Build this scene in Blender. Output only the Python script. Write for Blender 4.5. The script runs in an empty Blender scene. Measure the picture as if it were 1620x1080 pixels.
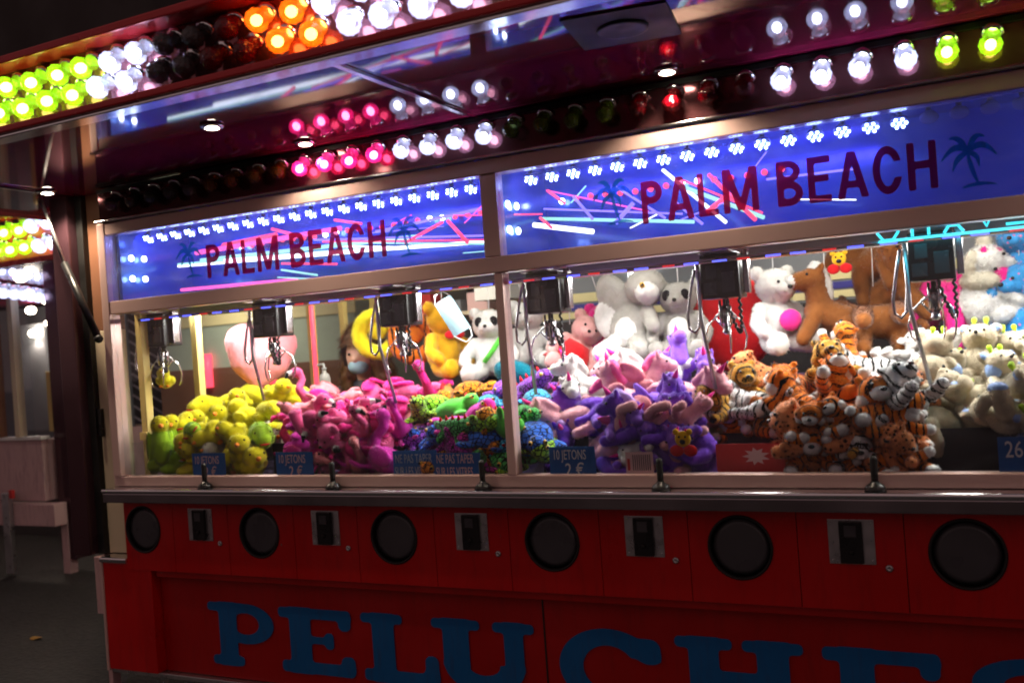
import bpy, bmesh, math, random
from mathutils import Vector, Matrix, Euler, Quaternion

random.seed(7)
R = math.radians
sc = bpy.context.scene
C = sc.collection

# ------------------------------------------------------------------ camera
cam_d = bpy.data.cameras.new('camera')
cam = bpy.data.objects.new('camera', cam_d)
C.objects.link(cam)
sc.camera = cam
YAW, PIT, ROL = R(-26.0086), R(0.1204), R(-4.0813)
_f = Vector((math.sin(YAW) * math.cos(PIT), math.cos(YAW) * math.cos(PIT), math.sin(PIT)))
_r = Vector((math.cos(YAW), -math.sin(YAW), 0))
_u = _r.cross(_f)
_rr = _r * math.cos(ROL) + _u * math.sin(ROL)
_uu = -_r * math.sin(ROL) + _u * math.cos(ROL)
cam.matrix_world = Matrix(((_rr.x, _uu.x, -_f.x, 0), (_rr.y, _uu.y, -_f.y, -3.3),
                           (_rr.z, _uu.z, -_f.z, 1.65), (0, 0, 0, 1)))
cam_d.sensor_width = 36
cam_d.lens = 1500 / 1620 * 36
cam_d.clip_start = 0.02
cam_d.clip_end = 500
cam_d.dof.use_dof = True
cam_d.dof.focus_distance = 3.75
cam_d.dof.aperture_fstop = 2.2

# ------------------------------------------------------------------ night sky, exposure
w = bpy.data.worlds.new('World')
sc.world = w
w.use_nodes = True
nt = w.node_tree
sky = nt.nodes.new('ShaderNodeTexSky')
sky.sky_type = 'NISHITA'
sky.sun_disc = False
sky.sun_elevation = R(-4)
sky.sun_rotation = R(200)
nt.nodes['Background'].inputs['Strength'].default_value = 0.10
glow = nt.nodes.new('ShaderNodeVectorMath')      # even warm fill added to the night sky, to light the stall front
glow.operation = 'ADD'
glow.inputs[1].default_value = (2.15, 1.36, 1.30)
nt.links.new(sky.outputs[0], glow.inputs[0])
nt.links.new(glow.outputs[0], nt.nodes['Background'].inputs['Color'])
sc.view_settings.view_transform = 'Standard'
sc.view_settings.look = 'None'
sc.view_settings.exposure = 0.0
sc.view_settings.gamma = 1.0
sc.view_settings.use_curve_mapping = False
sc.cycles.use_denoising = True
sc.cycles.max_bounces = 10
sc.cycles.transparent_max_bounces = 16
sc.cycles.filter_width = 1.9
sc.cycles.caustics_reflective = False
sc.cycles.caustics_refractive = False
sc.cycles.sample_clamp_indirect = 4.0

# ------------------------------------------------------------------ materials
MATS = {}


def _new(name):
    m = bpy.data.materials.new(name)
    m.use_nodes = True
    return m, m.node_tree, m.node_tree.nodes['Principled BSDF']


def mat(name, col, rough=0.5, metal=0.0, var=0.12, scale=9.0, bump=0.0, bscale=60.0, coat=0.0, ior=1.45, spec=0.5, rvar=0.12):
    """painted / metal surface with uneven tone, uneven gloss and fine relief"""
    m, t, p = _new(name)
    N, L = t.nodes, t.links
    tc = N.new('ShaderNodeTexCoord')
    nz = N.new('ShaderNodeTexNoise')
    nz.inputs['Scale'].default_value = scale
    nz.inputs['Detail'].default_value = 6
    L.new(tc.outputs['Object'], nz.inputs['Vector'])
    mx = N.new('ShaderNodeMix')
    mx.data_type = 'RGBA'
    mx.inputs[6].default_value = (*[c * (1 - var) for c in col], 1)
    mx.inputs[7].default_value = (*[min(1, c * (1 + var)) for c in col], 1)
    L.new(nz.outputs['Fac'], mx.inputs[0])
    L.new(mx.outputs[2], p.inputs['Base Color'])
    mr = N.new('ShaderNodeMapRange')
    mr.inputs[1].default_value = 0.3
    mr.inputs[2].default_value = 0.7
    mr.inputs[3].default_value = max(0.02, rough * (1 - rvar * 2))
    mr.inputs[4].default_value = min(1, rough * (1 + rvar * 2))
    L.new(nz.outputs['Fac'], mr.inputs[0])
    L.new(mr.outputs[0], p.inputs['Roughness'])
    p.inputs['Metallic'].default_value = metal
    p.inputs['IOR'].default_value = ior
    p.inputs['Specular IOR Level'].default_value = spec
    p.inputs['Coat Weight'].default_value = coat
    if bump:
        n2 = N.new('ShaderNodeTexNoise')
        n2.inputs['Scale'].default_value = bscale
        n2.inputs['Detail'].default_value = 5
        L.new(tc.outputs['Object'], n2.inputs['Vector'])
        b = N.new('ShaderNodeBump')
        b.inputs['Strength'].default_value = bump
        b.inputs['Distance'].default_value = 0.004
        L.new(n2.outputs['Fac'], b.inputs['Height'])
        L.new(b.outputs[0], p.inputs['Normal'])
    MATS[name] = m
    return m


def emis(name, col, s):
    m, t, p = _new(name)
    p.inputs['Base Color'].default_value = (*[c * 0.5 for c in col], 1)
    p.inputs['Emission Color'].default_value = (*col, 1)
    p.inputs['Emission Strength'].default_value = s
    p.inputs['Roughness'].default_value = 0.3
    MATS[name] = m
    return m


def glass(name, tint=(0.93, 0.95, 0.97), refl=0.08, rough=0.02, haze=0.0, back=False):
    """thin pane: clear with a surface reflection and a little smear"""
    m = bpy.data.materials.new(name)
    m.use_nodes = True
    t = m.node_tree
    N, L = t.nodes, t.links
    N.remove(N['Principled BSDF'])
    out = N['Material Output']
    tr = N.new('ShaderNodeBsdfTransparent')
    tr.inputs[0].default_value = (*tint, 1)
    gl = N.new('ShaderNodeBsdfGlossy')
    gl.inputs['Roughness'].default_value = rough
    gl.inputs['Color'].default_value = (1, 1, 1, 1)
    a = N.new('ShaderNodeMixShader')
    fr = N.new('ShaderNodeFresnel')
    ge = N.new('ShaderNodeNewGeometry')
    io = N.new('ShaderNodeMix')
    io.inputs[2].default_value = 1.3 + refl
    io.inputs[3].default_value = 1.0 / (1.3 + refl)
    L.new(ge.outputs['Backfacing'], io.inputs[0])
    L.new(io.outputs[0], fr.inputs['IOR'])
    L.new(fr.outputs[0], a.inputs[0])
    L.new(tr.outputs[0], a.inputs[1])
    L.new(gl.outputs[0], a.inputs[2])
    last = a
    if haze:
        df = N.new('ShaderNodeBsdfTranslucent' if back else 'ShaderNodeBsdfDiffuse')
        df.inputs[0].default_value = (0.75, 0.78, 0.85, 1)
        tc = N.new('ShaderNodeTexCoord')
        mp = N.new('ShaderNodeMapping')
        mp.inputs['Scale'].default_value = (2, 2, 5)
        nz = N.new('ShaderNodeTexNoise')
        nz.inputs['Scale'].default_value = 4
        nz.inputs['Detail'].default_value = 8
        rp = N.new('ShaderNodeMapRange')
        rp.inputs[1].default_value = 0.45
        rp.inputs[2].default_value = 0.8
        rp.inputs[3].default_value = haze * 0.25
        rp.inputs[4].default_value = haze
        L.new(tc.outputs['Object'], mp.inputs[0])
        L.new(mp.outputs[0], nz.inputs['Vector'])
        L.new(nz.outputs['Fac'], rp.inputs[0])
        b = N.new('ShaderNodeMixShader')
        L.new(rp.outputs[0], b.inputs[0])
        L.new(a.outputs[0], b.inputs[1])
        L.new(df.outputs[0], b.inputs[2])
        last = b
    L.new(last.outputs[0], out.inputs[0])
    MATS[name] = m
    return m


def bulb_shell(name, col, e):
    """coloured ribbed plastic lamp cap: tinted, glossy, faintly glowing when its lamp is lit"""
    m, t, p = _new(name)
    N, L = t.nodes, t.links
    p.inputs['Base Color'].default_value = (*col, 1)
    p.inputs['Roughness'].default_value = 0.12
    p.inputs['Coat Weight'].default_value = 0.6
    if e:
        p.inputs['Emission Color'].default_value = (*col, 1)
        p.inputs['Emission Strength'].default_value = e
    tc = N.new('ShaderNodeTexCoord')
    wv = N.new('ShaderNodeTexVoronoi')
    wv.inputs['Scale'].default_value = 95
    L.new(tc.outputs['Object'], wv.inputs['Vector'])
    b = N.new('ShaderNodeBump')
    b.inputs['Strength'].default_value = 1.0
    b.inputs['Distance'].default_value = 0.006
    L.new(wv.outputs['Distance'], b.inputs['Height'])
    L.new(b.outputs[0], p.inputs['Normal'])
    tr = N.new('ShaderNodeBsdfTransparent')
    tr.inputs[0].default_value = (*[0.25 + 0.75 * c for c in col], 1)
    mx = N.new('ShaderNodeMixShader')
    mx.inputs[0].default_value = 0.5
    L.new(tr.outputs[0], mx.inputs[1])
    L.new(p.outputs[0], mx.inputs[2])
    L.new(mx.outputs[0], N['Material Output'].inputs[0])
    MATS[name] = m
    return m


def plush(name, col, kind=None, col2=(0.01, 0.01, 0.01), scale=22.0, sheen=0.35):
    """short-pile soft-toy fabric; kind: None, 'stripe', 'spot', 'cell', 'dots'"""
    m, t, p = _new(name)
    N, L = t.nodes, t.links
    tc = N.new('ShaderNodeTexCoord')
    oi = N.new('ShaderNodeObjectInfo')
    add = N.new('ShaderNodeVectorMath')
    add.operation = 'ADD'
    mul = N.new('ShaderNodeMath')
    mul.operation = 'MULTIPLY'
    mul.inputs[1].default_value = 7.0
    L.new(oi.outputs['Random'], mul.inputs[0])
    L.new(tc.outputs['Object'], add.inputs[0])
    L.new(mul.outputs[0], add.inputs[1])
    nz = N.new('ShaderNodeTexNoise')
    nz.inputs['Scale'].default_value = 28
    nz.inputs['Detail'].default_value = 7
    L.new(add.outputs[0], nz.inputs['Vector'])
    mx = N.new('ShaderNodeMix')
    mx.data_type = 'RGBA'
    mx.inputs[6].default_value = (*[c * 0.72 for c in col], 1)
    mx.inputs[7].default_value = (*[min(1, c * 1.22) for c in col], 1)
    L.new(nz.outputs['Fac'], mx.inputs[0])
    colout = mx.outputs[2]
    if kind:
        fac = None
        if kind == 'stripe':
            wv = N.new('ShaderNodeTexWave')
            wv.bands_direction = 'X'
            wv.inputs['Scale'].default_value = scale
            wv.inputs['Distortion'].default_value = 4.5
            wv.inputs['Detail'].default_value = 2
            wv.inputs['Detail Scale'].default_value = 1.4
            L.new(add.outputs[0], wv.inputs['Vector'])
            fac, lo, hi = wv.outputs['Fac'], 0.74, 0.82
        elif kind == 'cell':
            wv = N.new('ShaderNodeTexVoronoi')
            wv.feature = 'DISTANCE_TO_EDGE'
            wv.inputs['Scale'].default_value = scale
            L.new(add.outputs[0], wv.inputs['Vector'])
            fac, lo, hi = wv.outputs['Distance'], 0.11, 0.06
        elif kind == 'spot':
            wv = N.new('ShaderNodeTexVoronoi')
            wv.inputs['Scale'].default_value = scale
            L.new(add.outputs[0], wv.inputs['Vector'])
            fac, lo, hi = wv.outputs['Distance'], 0.36, 0.29
        else:
            wv = N.new('ShaderNodeTexVoronoi')
            wv.inputs['Scale'].default_value = scale
            L.new(add.outputs[0], wv.inputs['Vector'])
            fac, lo, hi = wv.outputs['Distance'], 0.24, 0.18
        mr = N.new('ShaderNodeMapRange')
        mr.inputs[1].default_value = lo
        mr.inputs[2].default_value = hi
        L.new(fac, mr.inputs[0])
        m2 = N.new('ShaderNodeMix')
        m2.data_type = 'RGBA'
        L.new(mr.outputs[0], m2.inputs[0])
        L.new(colout, m2.inputs[6])
        m2.inputs[7].default_value = (*col2, 1)
        colout = m2.outputs[2]
    L.new(colout, p.inputs['Base Color'])
    p.inputs['Roughness'].default_value = 0.9
    p.inputs['Specular IOR Level'].default_value = 0.05
    p.inputs['Sheen Weight'].default_value = sheen
    p.inputs['Sheen Roughness'].default_value = 0.4
    n2 = N.new('ShaderNodeTexNoise')
    n2.inputs['Scale'].default_value = 210
    n2.inputs['Detail'].default_value = 4
    L.new(add.outputs[0], n2.inputs['Vector'])
    n3 = N.new('ShaderNodeTexNoise')
    n3.inputs['Scale'].default_value = 24
    n3.inputs['Detail'].default_value = 3
    L.new(add.outputs[0], n3.inputs['Vector'])
    ad = N.new('ShaderNodeMath')
    ad.operation = 'MULTIPLY_ADD'
    ad.inputs[1].default_value = 2.2
    L.new(n3.outputs['Fac'], ad.inputs[0])
    L.new(n2.outputs['Fac'], ad.inputs[2])
    b = N.new('ShaderNodeBump')
    b.inputs['Strength'].default_value = 0.55
    b.inputs['Distance'].default_value = 0.004
    L.new(ad.outputs[0], b.inputs['Height'])
    L.new(b.outputs[0], p.inputs['Normal'])
    MATS[name] = m
    return m


def worn(m, dark=0.55, chip=(0.18, 0.12, 0.11)):
    """rubbed streaks, grime and a few chips over a paint made by mat()"""
    t = m.node_tree
    N, L = t.nodes, t.links
    p = N['Principled BSDF']
    src = p.inputs['Base Color'].links[0].from_socket
    tc = N.new('ShaderNodeTexCoord')
    mp = N.new('ShaderNodeMapping')
    mp.inputs['Scale'].default_value = (7, 7, 1.1)
    n1 = N.new('ShaderNodeTexNoise')
    n1.inputs['Scale'].default_value = 5
    n1.inputs['Detail'].default_value = 9
    n1.inputs['Roughness'].default_value = 0.65
    L.new(tc.outputs['Object'], mp.inputs[0])
    L.new(mp.outputs[0], n1.inputs['Vector'])
    r1 = N.new('ShaderNodeMapRange')
    r1.inputs[1].default_value, r1.inputs[2].default_value = 0.50, 0.78
    r1.inputs[3].default_value, r1.inputs[4].default_value = 0.0, dark
    L.new(n1.outputs['Fac'], r1.inputs[0])
    a = N.new('ShaderNodeMix')
    a.data_type = 'RGBA'
    a.inputs[7].default_value = (0.045, 0.012, 0.010, 1)
    L.new(r1.outputs[0], a.inputs[0])
    L.new(src, a.inputs[6])
    n2 = N.new('ShaderNodeTexNoise')
    n2.inputs['Scale'].default_value = 34
    n2.inputs['Detail'].default_value = 4
    L.new(tc.outputs['Object'], n2.inputs['Vector'])
    r2 = N.new('ShaderNodeMapRange')
    r2.inputs[1].default_value, r2.inputs[2].default_value = 0.735, 0.75
    L.new(n2.outputs['Fac'], r2.inputs[0])
    b = N.new('ShaderNodeMix')
    b.data_type = 'RGBA'
    b.inputs[7].default_value = (*chip, 1)
    L.new(r2.outputs[0], b.inputs[0])
    L.new(a.outputs[2], b.inputs[6])
    L.new(b.outputs[2], p.inputs['Base Color'])


M = MATS
mat('alu', (0.66, 0.46, 0.42), 0.36, 0.30, 0.06, 3, 0.05, 200)
mat('dark_steel', (0.34, 0.31, 0.33), 0.22, 0.95, 0.15, 4)
mat('chrome', (0.75, 0.75, 0.77), 0.16, 1.0, 0.05, 6)
mat('steel', (0.5, 0.5, 0.52), 0.32, 0.9, 0.1, 20)
mat('red_paint', (0.50, 0.003, 0.004), 0.34, 0, 0.16, 3.5, 0.04, 30)
mat('red_paint_deep', (0.38, 0.003, 0.004), 0.36, 0, 0.2, 3.5, 0.04, 30)
mat('red_soffit', (0.25, 0.012, 0.055), 0.055, 0, 0.15, 2, 0.012, 9, coat=0.15, ior=1.6)
mat('red_trim', (0.45, 0.02, 0.025), 0.25, 0.2, 0.1, 4)
mat('channel', (0.22, 0.08, 0.09), 0.12, 0.8, 0.15, 5)
mat('blue_letter', (0.003, 0.11, 0.33), 0.45, 0, 0.12, 6)
mat('black_plastic', (0.012, 0.012, 0.013), 0.3, 0, 0.1, 12)
mat('black_rubber', (0.008, 0.008, 0.008), 0.5, 0, 0.1, 12)
mat('porthole_plastic', (0.065, 0.065, 0.072), 0.3, 0, 0.2, 8)
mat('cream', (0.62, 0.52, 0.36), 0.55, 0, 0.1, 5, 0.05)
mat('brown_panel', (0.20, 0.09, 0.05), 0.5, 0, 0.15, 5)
mat('post_dark', (0.075, 0.035, 0.045), 0.13, 0.4, 0.2, 4)
mat('white_paint', (0.7, 0.68, 0.66), 0.5, 0, 0.08, 6)
mat('pink_white', (0.55, 0.36, 0.36), 0.5, 0, 0.12, 4)
mat('inner_grey', (0.20, 0.22, 0.25), 0.5, 0, 0.12, 3)
mat('inner_dark', (0.02, 0.018, 0.022), 0.6, 0, 0.2, 5)
mat('stripe_cream', (0.75, 0.66, 0.35), 0.5, 0, 0.06, 6)
mat('stripe_blue', (0.03, 0.03, 0.25), 0.5, 0, 0.06, 6)
mat('bed_felt', (0.05, 0.03, 0.09), 0.95, 0, 0.2, 20)
mat('yellow_post', (0.62, 0.47, 0.16), 0.5, 0, 0.1, 5)
mat('header_blue', (0.03, 0.10, 0.36), 0.16, 0.25, 0.3, 2.5, 0.05, 6)
mat('header_white', (0.62, 0.6, 0.72), 0.4, 0, 0.06, 6)


def vinyl(name, col):
    """translucent coloured sign film, lit from behind"""
    m, t, p = _new(name)
    p.inputs['Base Color'].default_value = (*col, 1)
    p.inputs['Roughness'].default_value = 0.4
    tl = t.nodes.new('ShaderNodeBsdfTranslucent')
    tl.inputs[0].default_value = (*[min(1, c * 1.6) for c in col], 1)
    tr = t.nodes.new('ShaderNodeBsdfTransparent')
    tr.inputs[0].default_value = (*[0.22 + 0.78 * min(1, c * 1.3) for c in col], 1)
    a = t.nodes.new('ShaderNodeMixShader')
    a.inputs[0].default_value = 0.72
    b = t.nodes.new('ShaderNodeMixShader')
    b.inputs[0].default_value = 0.16
    t.links.new(tl.outputs[0], a.inputs[1])
    t.links.new(tr.outputs[0], a.inputs[2])
    t.links.new(a.outputs[0], b.inputs[1])
    t.links.new(p.outputs[0], b.inputs[2])
    t.links.new(b.outputs[0], t.nodes['Material Output'].inputs[0])
    MATS[name] = m


vinyl('sign_red', (0.36, 0.010, 0.09))
vinyl('sign_teal', (0.01, 0.17, 0.24))
mat('card_blue', (0.012, 0.10, 0.34), 0.35, 0, 0.06, 9)
mat('card_white', (0.72, 0.72, 0.74), 0.5, 0, 0.05, 9)
mat('card_pink', (0.7, 0.45, 0.45), 0.5, 0, 0.05, 9)
mat('card_red', (0.5, 0.03, 0.03), 0.45, 0, 0.15, 9)
for k_ in ('red_paint', 'red_paint_deep'):
    worn(M[k_], 0.28)
worn(M['blue_letter'], 0.4, (0.03, 0.09, 0.15))
worn(M['pink_white'], 0.5, (0.2, 0.1, 0.08))
mat('eye_black', (0.006, 0.006, 0.007), 0.08, 0, 0)
mat('eye_white', (0.8, 0.8, 0.8), 0.2, 0, 0)
mat('eye_gold', (0.7, 0.4, 0.05), 0.15, 0, 0)
glass('window_glass', refl=0.10, haze=0.03)
glass('upper_glass', (0.85, 0.88, 0.97), refl=0.12, haze=0.15, back=True)
glass('plexi', (0.9, 0.92, 0.95), refl=0.08)
emis('led_blue', (0.30, 0.42, 1.0), 45)
emis('led_white', (0.85, 0.92, 1.0), 22)
emis('rail_glint_blue', (0.10, 0.12, 1.0), 2.5)  # blue and red reflections on the crane rod, given as emission
emis('rail_glint_red', (1.0, 0.03, 0.03), 0.8)
emis('tube_streak_red', (1.0, 0.06, 0.10), 2.6)
emis('streak_pink', (1.0, 0.10, 0.30), 2.2)  # pink to violet: reflected streaks of the upper panes, made to glow
emis('streak_green', (0.45, 1.0, 0.6), 1.3)
emis('streak_white', (0.95, 0.97, 0.8), 4.0)
emis('streak_violet', (0.35, 0.25, 1.0), 1.6)
emis('neon_cyan', (0.05, 0.75, 0.9), 1.9)
emis('halogen', (1.0, 0.86, 0.66), 30)
emis('shelf_lamp', (1.0, 0.95, 0.86), 5)
BULB = {'yellow': (0.52, 0.85, 0.02), 'white': (0.75, 0.78, 1.0), 'orange': (1.0, 0.33, 0.01), 'pink': (1.0, 0.05, 0.42),
        'red': (0.6, 0.005, 0.02), 'clear': (0.35, 0.33, 0.35)}
for k, c in BULB.items():
    bulb_shell('shell_on_' + k, c, 0.42)
    bulb_shell('shell_off_' + k, [x * 0.35 for x in c], 0)
    emis('core_' + k, [0.45 * x + 0.55 for x in c] if k != 'orange' else (1, 0.62, 0.2), 26)

# ------------------------------------------------------------------ mesh helpers


def nb():
    return bmesh.new()


def box(bm, x0, x1, y0, y1, z0, z1, bev=0.0, mi=0):
    r = bmesh.ops.create_cube(bm, size=1)
    vs = r['verts']
    bmesh.ops.scale(bm, vec=(x1 - x0, y1 - y0, z1 - z0), verts=vs)
    bmesh.ops.translate(bm, vec=((x0 + x1) / 2, (y0 + y1) / 2, (z0 + z1) / 2), verts=vs)
    fs = {f for v in vs for f in v.link_faces}
    if bev:
        es = list({e for v in vs for e in v.link_edges})
        rb = bmesh.ops.bevel(bm, geom=es, offset=bev, segments=2, affect='EDGES', profile=0.6)
        fs = set(rb['faces']) | {f for f in fs if f.is_valid}
    for f in fs:
        if f.is_valid:
            f.material_index = mi
    return bm


def tube(bm, pts, r, seg=8, mi=0, cap=True):
    pts = [Vector(p) for p in pts]
    rs = r if isinstance(r, (list, tuple)) else [r] * len(pts)
    rings = []
    up = Vector((0, 0, 1))
    d0 = (pts[1] - pts[0]).normalized()
    if abs(d0.dot(up)) > 0.95:
        up = Vector((1, 0, 0))
    n = (up - d0 * up.dot(d0)).normalized()
    for i, p in enumerate(pts):
        d = (pts[min(i + 1, len(pts) - 1)] - pts[max(i - 1, 0)]).normalized()
        n = (n - d * n.dot(d)).normalized()
        b = d.cross(n)
        rings.append([bm.verts.new(p + (n * math.cos(2 * math.pi * k / seg) + b * math.sin(2 * math.pi * k / seg)) * rs[i]) for k in range(seg)])
    for a, c in zip(rings, rings[1:]):
        for k in range(seg):
            f = bm.faces.new((a[k], a[(k + 1) % seg], c[(k + 1) % seg], c[k]))
            f.material_index = mi
            f.smooth = True
    if cap:
        bm.faces.new(rings[0][::-1]).material_index = mi
        bm.faces.new(rings[-1]).material_index = mi
    return bm


def lathe(bm, prof, seg=20, axis='Z', loc=(0, 0, 0), mi=0, smooth=True):
    """prof: list of (radius, height) along the axis"""
    rings = []
    for r, h in prof:
        ring = []
        for k in range(seg):
            a = 2 * math.pi * k / seg
            x, y, z = r * math.cos(a), r * math.sin(a), h
            if axis == 'Y':
                x, y, z = x, -z, y
            ring.append(bm.verts.new((x + loc[0], y + loc[1], z + loc[2])))
        rings.append(ring)
    for a, c in zip(rings, rings[1:]):
        for k in range(seg):
            f = bm.faces.new((a[k], a[(k + 1) % seg], c[(k + 1) % seg], c[k]))
            f.smooth = smooth
            f.material_index = mi
    bm.faces.new(rings[0][::-1]).material_index = mi
    bm.faces.new(rings[-1]).material_index = mi
    return bm


def ball(bm, c, r, sub=2, mi=0):
    rr = (r, r, r) if not isinstance(r, (tuple, list)) else r
    q = bmesh.ops.create_icosphere(bm, subdivisions=sub, radius=1)
    bmesh.ops.scale(bm, vec=rr, verts=q['verts'])
    bmesh.ops.translate(bm, vec=c, verts=q['verts'])
    for v in q['verts']:
        for f in v.link_faces:
            f.smooth = True
            f.material_index = mi
    return bm


def mesh(name, bm, mats):
    me = bpy.data.meshes.new(name)
    bmesh.ops.recalc_face_normals(bm, faces=bm.faces[:])
    bm.to_mesh(me)
    bm.free()
    for m in (mats if isinstance(mats, (list, tuple)) else [mats]):
        me.materials.append(M[m] if isinstance(m, str) else m)
    return me


def link(name, me, parent=None, mw=None):
    o = bpy.data.objects.new(name, me)
    C.objects.link(o)
    if parent is not None:
        o.parent = parent
        o.matrix_parent_inverse = Matrix.Identity(4)
        pw = WORLD[parent.name]
        o.matrix_basis = pw.inverted() @ (mw or Matrix.Identity(4))
    elif mw is not None:
        o.matrix_basis = mw
    WORLD[o.name] = mw or Matrix.Identity(4)
    return o


WORLD = {}


def obj(name, bm, mats, parent=None, mw=None):
    return link(name, mesh(name, bm, mats), parent, mw)


def tag(o, label=None, cat=None, group=None, kind=None):
    if label:
        o['label'] = label
    if cat:
        o['category'] = cat
    if group:
        o['group'] = group
    if kind:
        o['kind'] = kind
    return o


def thing(name, label, cat, mw=None, group=None):
    if isinstance(mw, (tuple, list)):
        mw = Matrix.Translation(mw)
    return tag(link(name, None, None, mw or Matrix.Identity(4)), label, cat, group)


def T(*v):
    return Matrix.Translation(v)


def pose(loc, rot=(0, 0, 0), s=1.0):
    return Matrix.LocRotScale(Vector(loc), Euler([R(a) for a in rot], 'XYZ'), Vector((s, s, s)))


def text_mesh(name, s, h, m, cond=1.0, depth=0.0015):
    """flat block lettering, capital height h, laid in the XZ plane facing -Y, starting at x = 0"""
    cu = bpy.data.curves.new(name, 'FONT')
    cu.body = s
    cu.size = h / 0.69
    cu.extrude = depth / 2
    cu.offset = 0.004 * h
    cu.resolution_u = 3
    o = bpy.data.objects.new(name, cu)
    C.objects.link(o)
    dg = bpy.context.evaluated_depsgraph_get()
    me = bpy.data.meshes.new_from_object(o.evaluated_get(dg))
    bpy.data.objects.remove(o)
    me.transform(Matrix.Rotation(R(90), 4, 'X') @ Matrix.Diagonal((cond, 1, 1, 1)))
    me.materials.clear()
    me.materials.append(M[m])
    return me


def area_light(name, parent, loc, rot, sx, sy, e, col):
    l = bpy.data.lights.new(name, 'AREA')
    l.shape = 'RECTANGLE'
    l.size, l.size_y, l.energy, l.color = sx, sy, e, col
    o = bpy.data.objects.new(name, l)
    C.objects.link(o)
    o.parent = parent
    o.matrix_basis = WORLD[parent.name].inverted() @ pose(loc, rot)
    return o


def spot_light(name, parent, loc, e, col, ang=130, rot=(0, 0, 0)):
    l = bpy.data.lights.new(name, 'SPOT')
    l.energy, l.color, l.spot_size, l.spot_blend = e, col, R(ang), 0.6
    l.shadow_soft_size = 0.03
    o = bpy.data.objects.new(name, l)
    C.objects.link(o)
    o.parent = parent
    o.matrix_basis = WORLD[parent.name].inverted() @ pose(loc, rot)
    return o


# ------------------------------------------------------------------ ground, far surroundings
def noise_asphalt():
    m, t, p = _new('asphalt')
    N, L = t.nodes, t.links
    tc = N.new('ShaderNodeTexCoord')
    a = N.new('ShaderNodeTexNoise')
    a.inputs['Scale'].default_value = 2.6
    a.inputs['Roughness'].default_value = 0.7
    a.inputs['Detail'].default_value = 8
    b = N.new('ShaderNodeTexVoronoi')
    b.inputs['Scale'].default_value = 38
    L.new(tc.outputs['Object'], a.inputs['Vector'])
    L.new(tc.outputs['Object'], b.inputs['Vector'])
    mx = N.new('ShaderNodeMix')
    mx.data_type = 'RGBA'
    mx.inputs[6].default_value = (0.010, 0.0095, 0.009, 1)
    mx.inputs[7].default_value = (0.044, 0.038, 0.036, 1)
    ad = N.new('ShaderNodeMath')
    ad.operation = 'MULTIPLY'
    L.new(a.outputs['Fac'], ad.inputs[0])
    L.new(b.outputs['Color'], ad.inputs[1])
    L.new(ad.outputs[0], mx.inputs[0])
    L.new(mx.outputs[2], p.inputs['Base Color'])
    p.inputs['Roughness'].default_value = 0.75
    bp = N.new('ShaderNodeBump')
    bp.inputs['Strength'].default_value = 0.6
    bp.inputs['Distance'].default_value = 0.01
    L.new(b.outputs['Distance'], bp.inputs['Height'])
    L.new(bp.outputs[0], p.inputs['Normal'])
    MATS['asphalt'] = m


noise_asphalt()
bm = nb()
bmesh.ops.create_grid(bm, x_segments=8, y_segments=8, size=120)
tag(obj('ground', bm, 'asphalt'), kind='structure')

# ------------------------------------------------------------------ the claw-crane stall
XL, XR = -3.745, 1.30
stall = thing('claw_crane_stall', 'red fairground claw crane stall with glazed cabinets, lit canopy and blue PELUCHES lettering', 'stall', (-1.3, 0.9, 0))
PITCH = 0.7164
PORT = [-0.0668 - PITCH * (5 - i) for i in range(8)]


def part(name, bm, mats, parent=stall, label=None):
    o = obj(name, bm, mats, parent)
    if label:
        o['label'] = label
    return o


def bpart(name, b, m, parent=stall, bev=0.003):
    return part(name, box(nb(), *b, bev), m, parent)


# lower body ------------------------------------------------------------
front = bpart('base_panel', (-3.62, XR, 0.055, 0.12, 0.19, 0.685), 'red_paint_deep')
bpart('overhang_board', (-3.60, XR, 0.012, 0.054, 0.655, 0.686), 'red_paint_deep', front)
bpart('panel_joint_strip', (-1.588, -1.582, 0.052, 0.056, 0.20, 0.654), 'black_rubber', front, 0)
bpart('end_panel', (-3.945, -3.622, 0.0, 0.12, 0.19, 0.715), 'red_paint')
bpart('end_ledge', (-3.96, -3.775, -0.012, 0.4, 0.716, 0.742), 'chrome', bev=0.008)
bpart('corner_strip', (-3.962, -3.947, -0.004, 0.016, 0.18, 0.715), 'alu')
bpart('skirt_rail', (-3.95, XR, 0.02, 0.12, 0.165, 0.188), 'steel')
bpart('base_body', (-3.93, XR, 0.125, 3.0, 0.19, 0.70), 'red_paint_deep')
bpart('side_skirt', (-4.03, -3.966, 0.02, 0.6, 0.45, 0.735), 'pink_white')
bpart('side_skirt_leg', (-3.995, -3.966, 0.03, 0.08, 0.02, 0.449), 'pink_white')
for xx in (-3.55, -0.9):
    bm = nb()
    lathe(bm, [(0.02, -0.05), (0.13, -0.05), (0.15, -0.03), (0.15, 0.03), (0.13, 0.05), (0.02, 0.05)], 24, 'Y', (xx, 0.55, 0.15))
    wh = part('wheel', bm, 'black_rubber')
    bm = nb()
    lathe(bm, [(0.02, 0.055), (0.075, 0.055), (0.085, 0.048)], 20, 'Y', (xx, 0.55, 0.15))
    part('hub_cap', bm, 'steel', wh)

# blue serif letters ------------------------------------------------------


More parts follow.
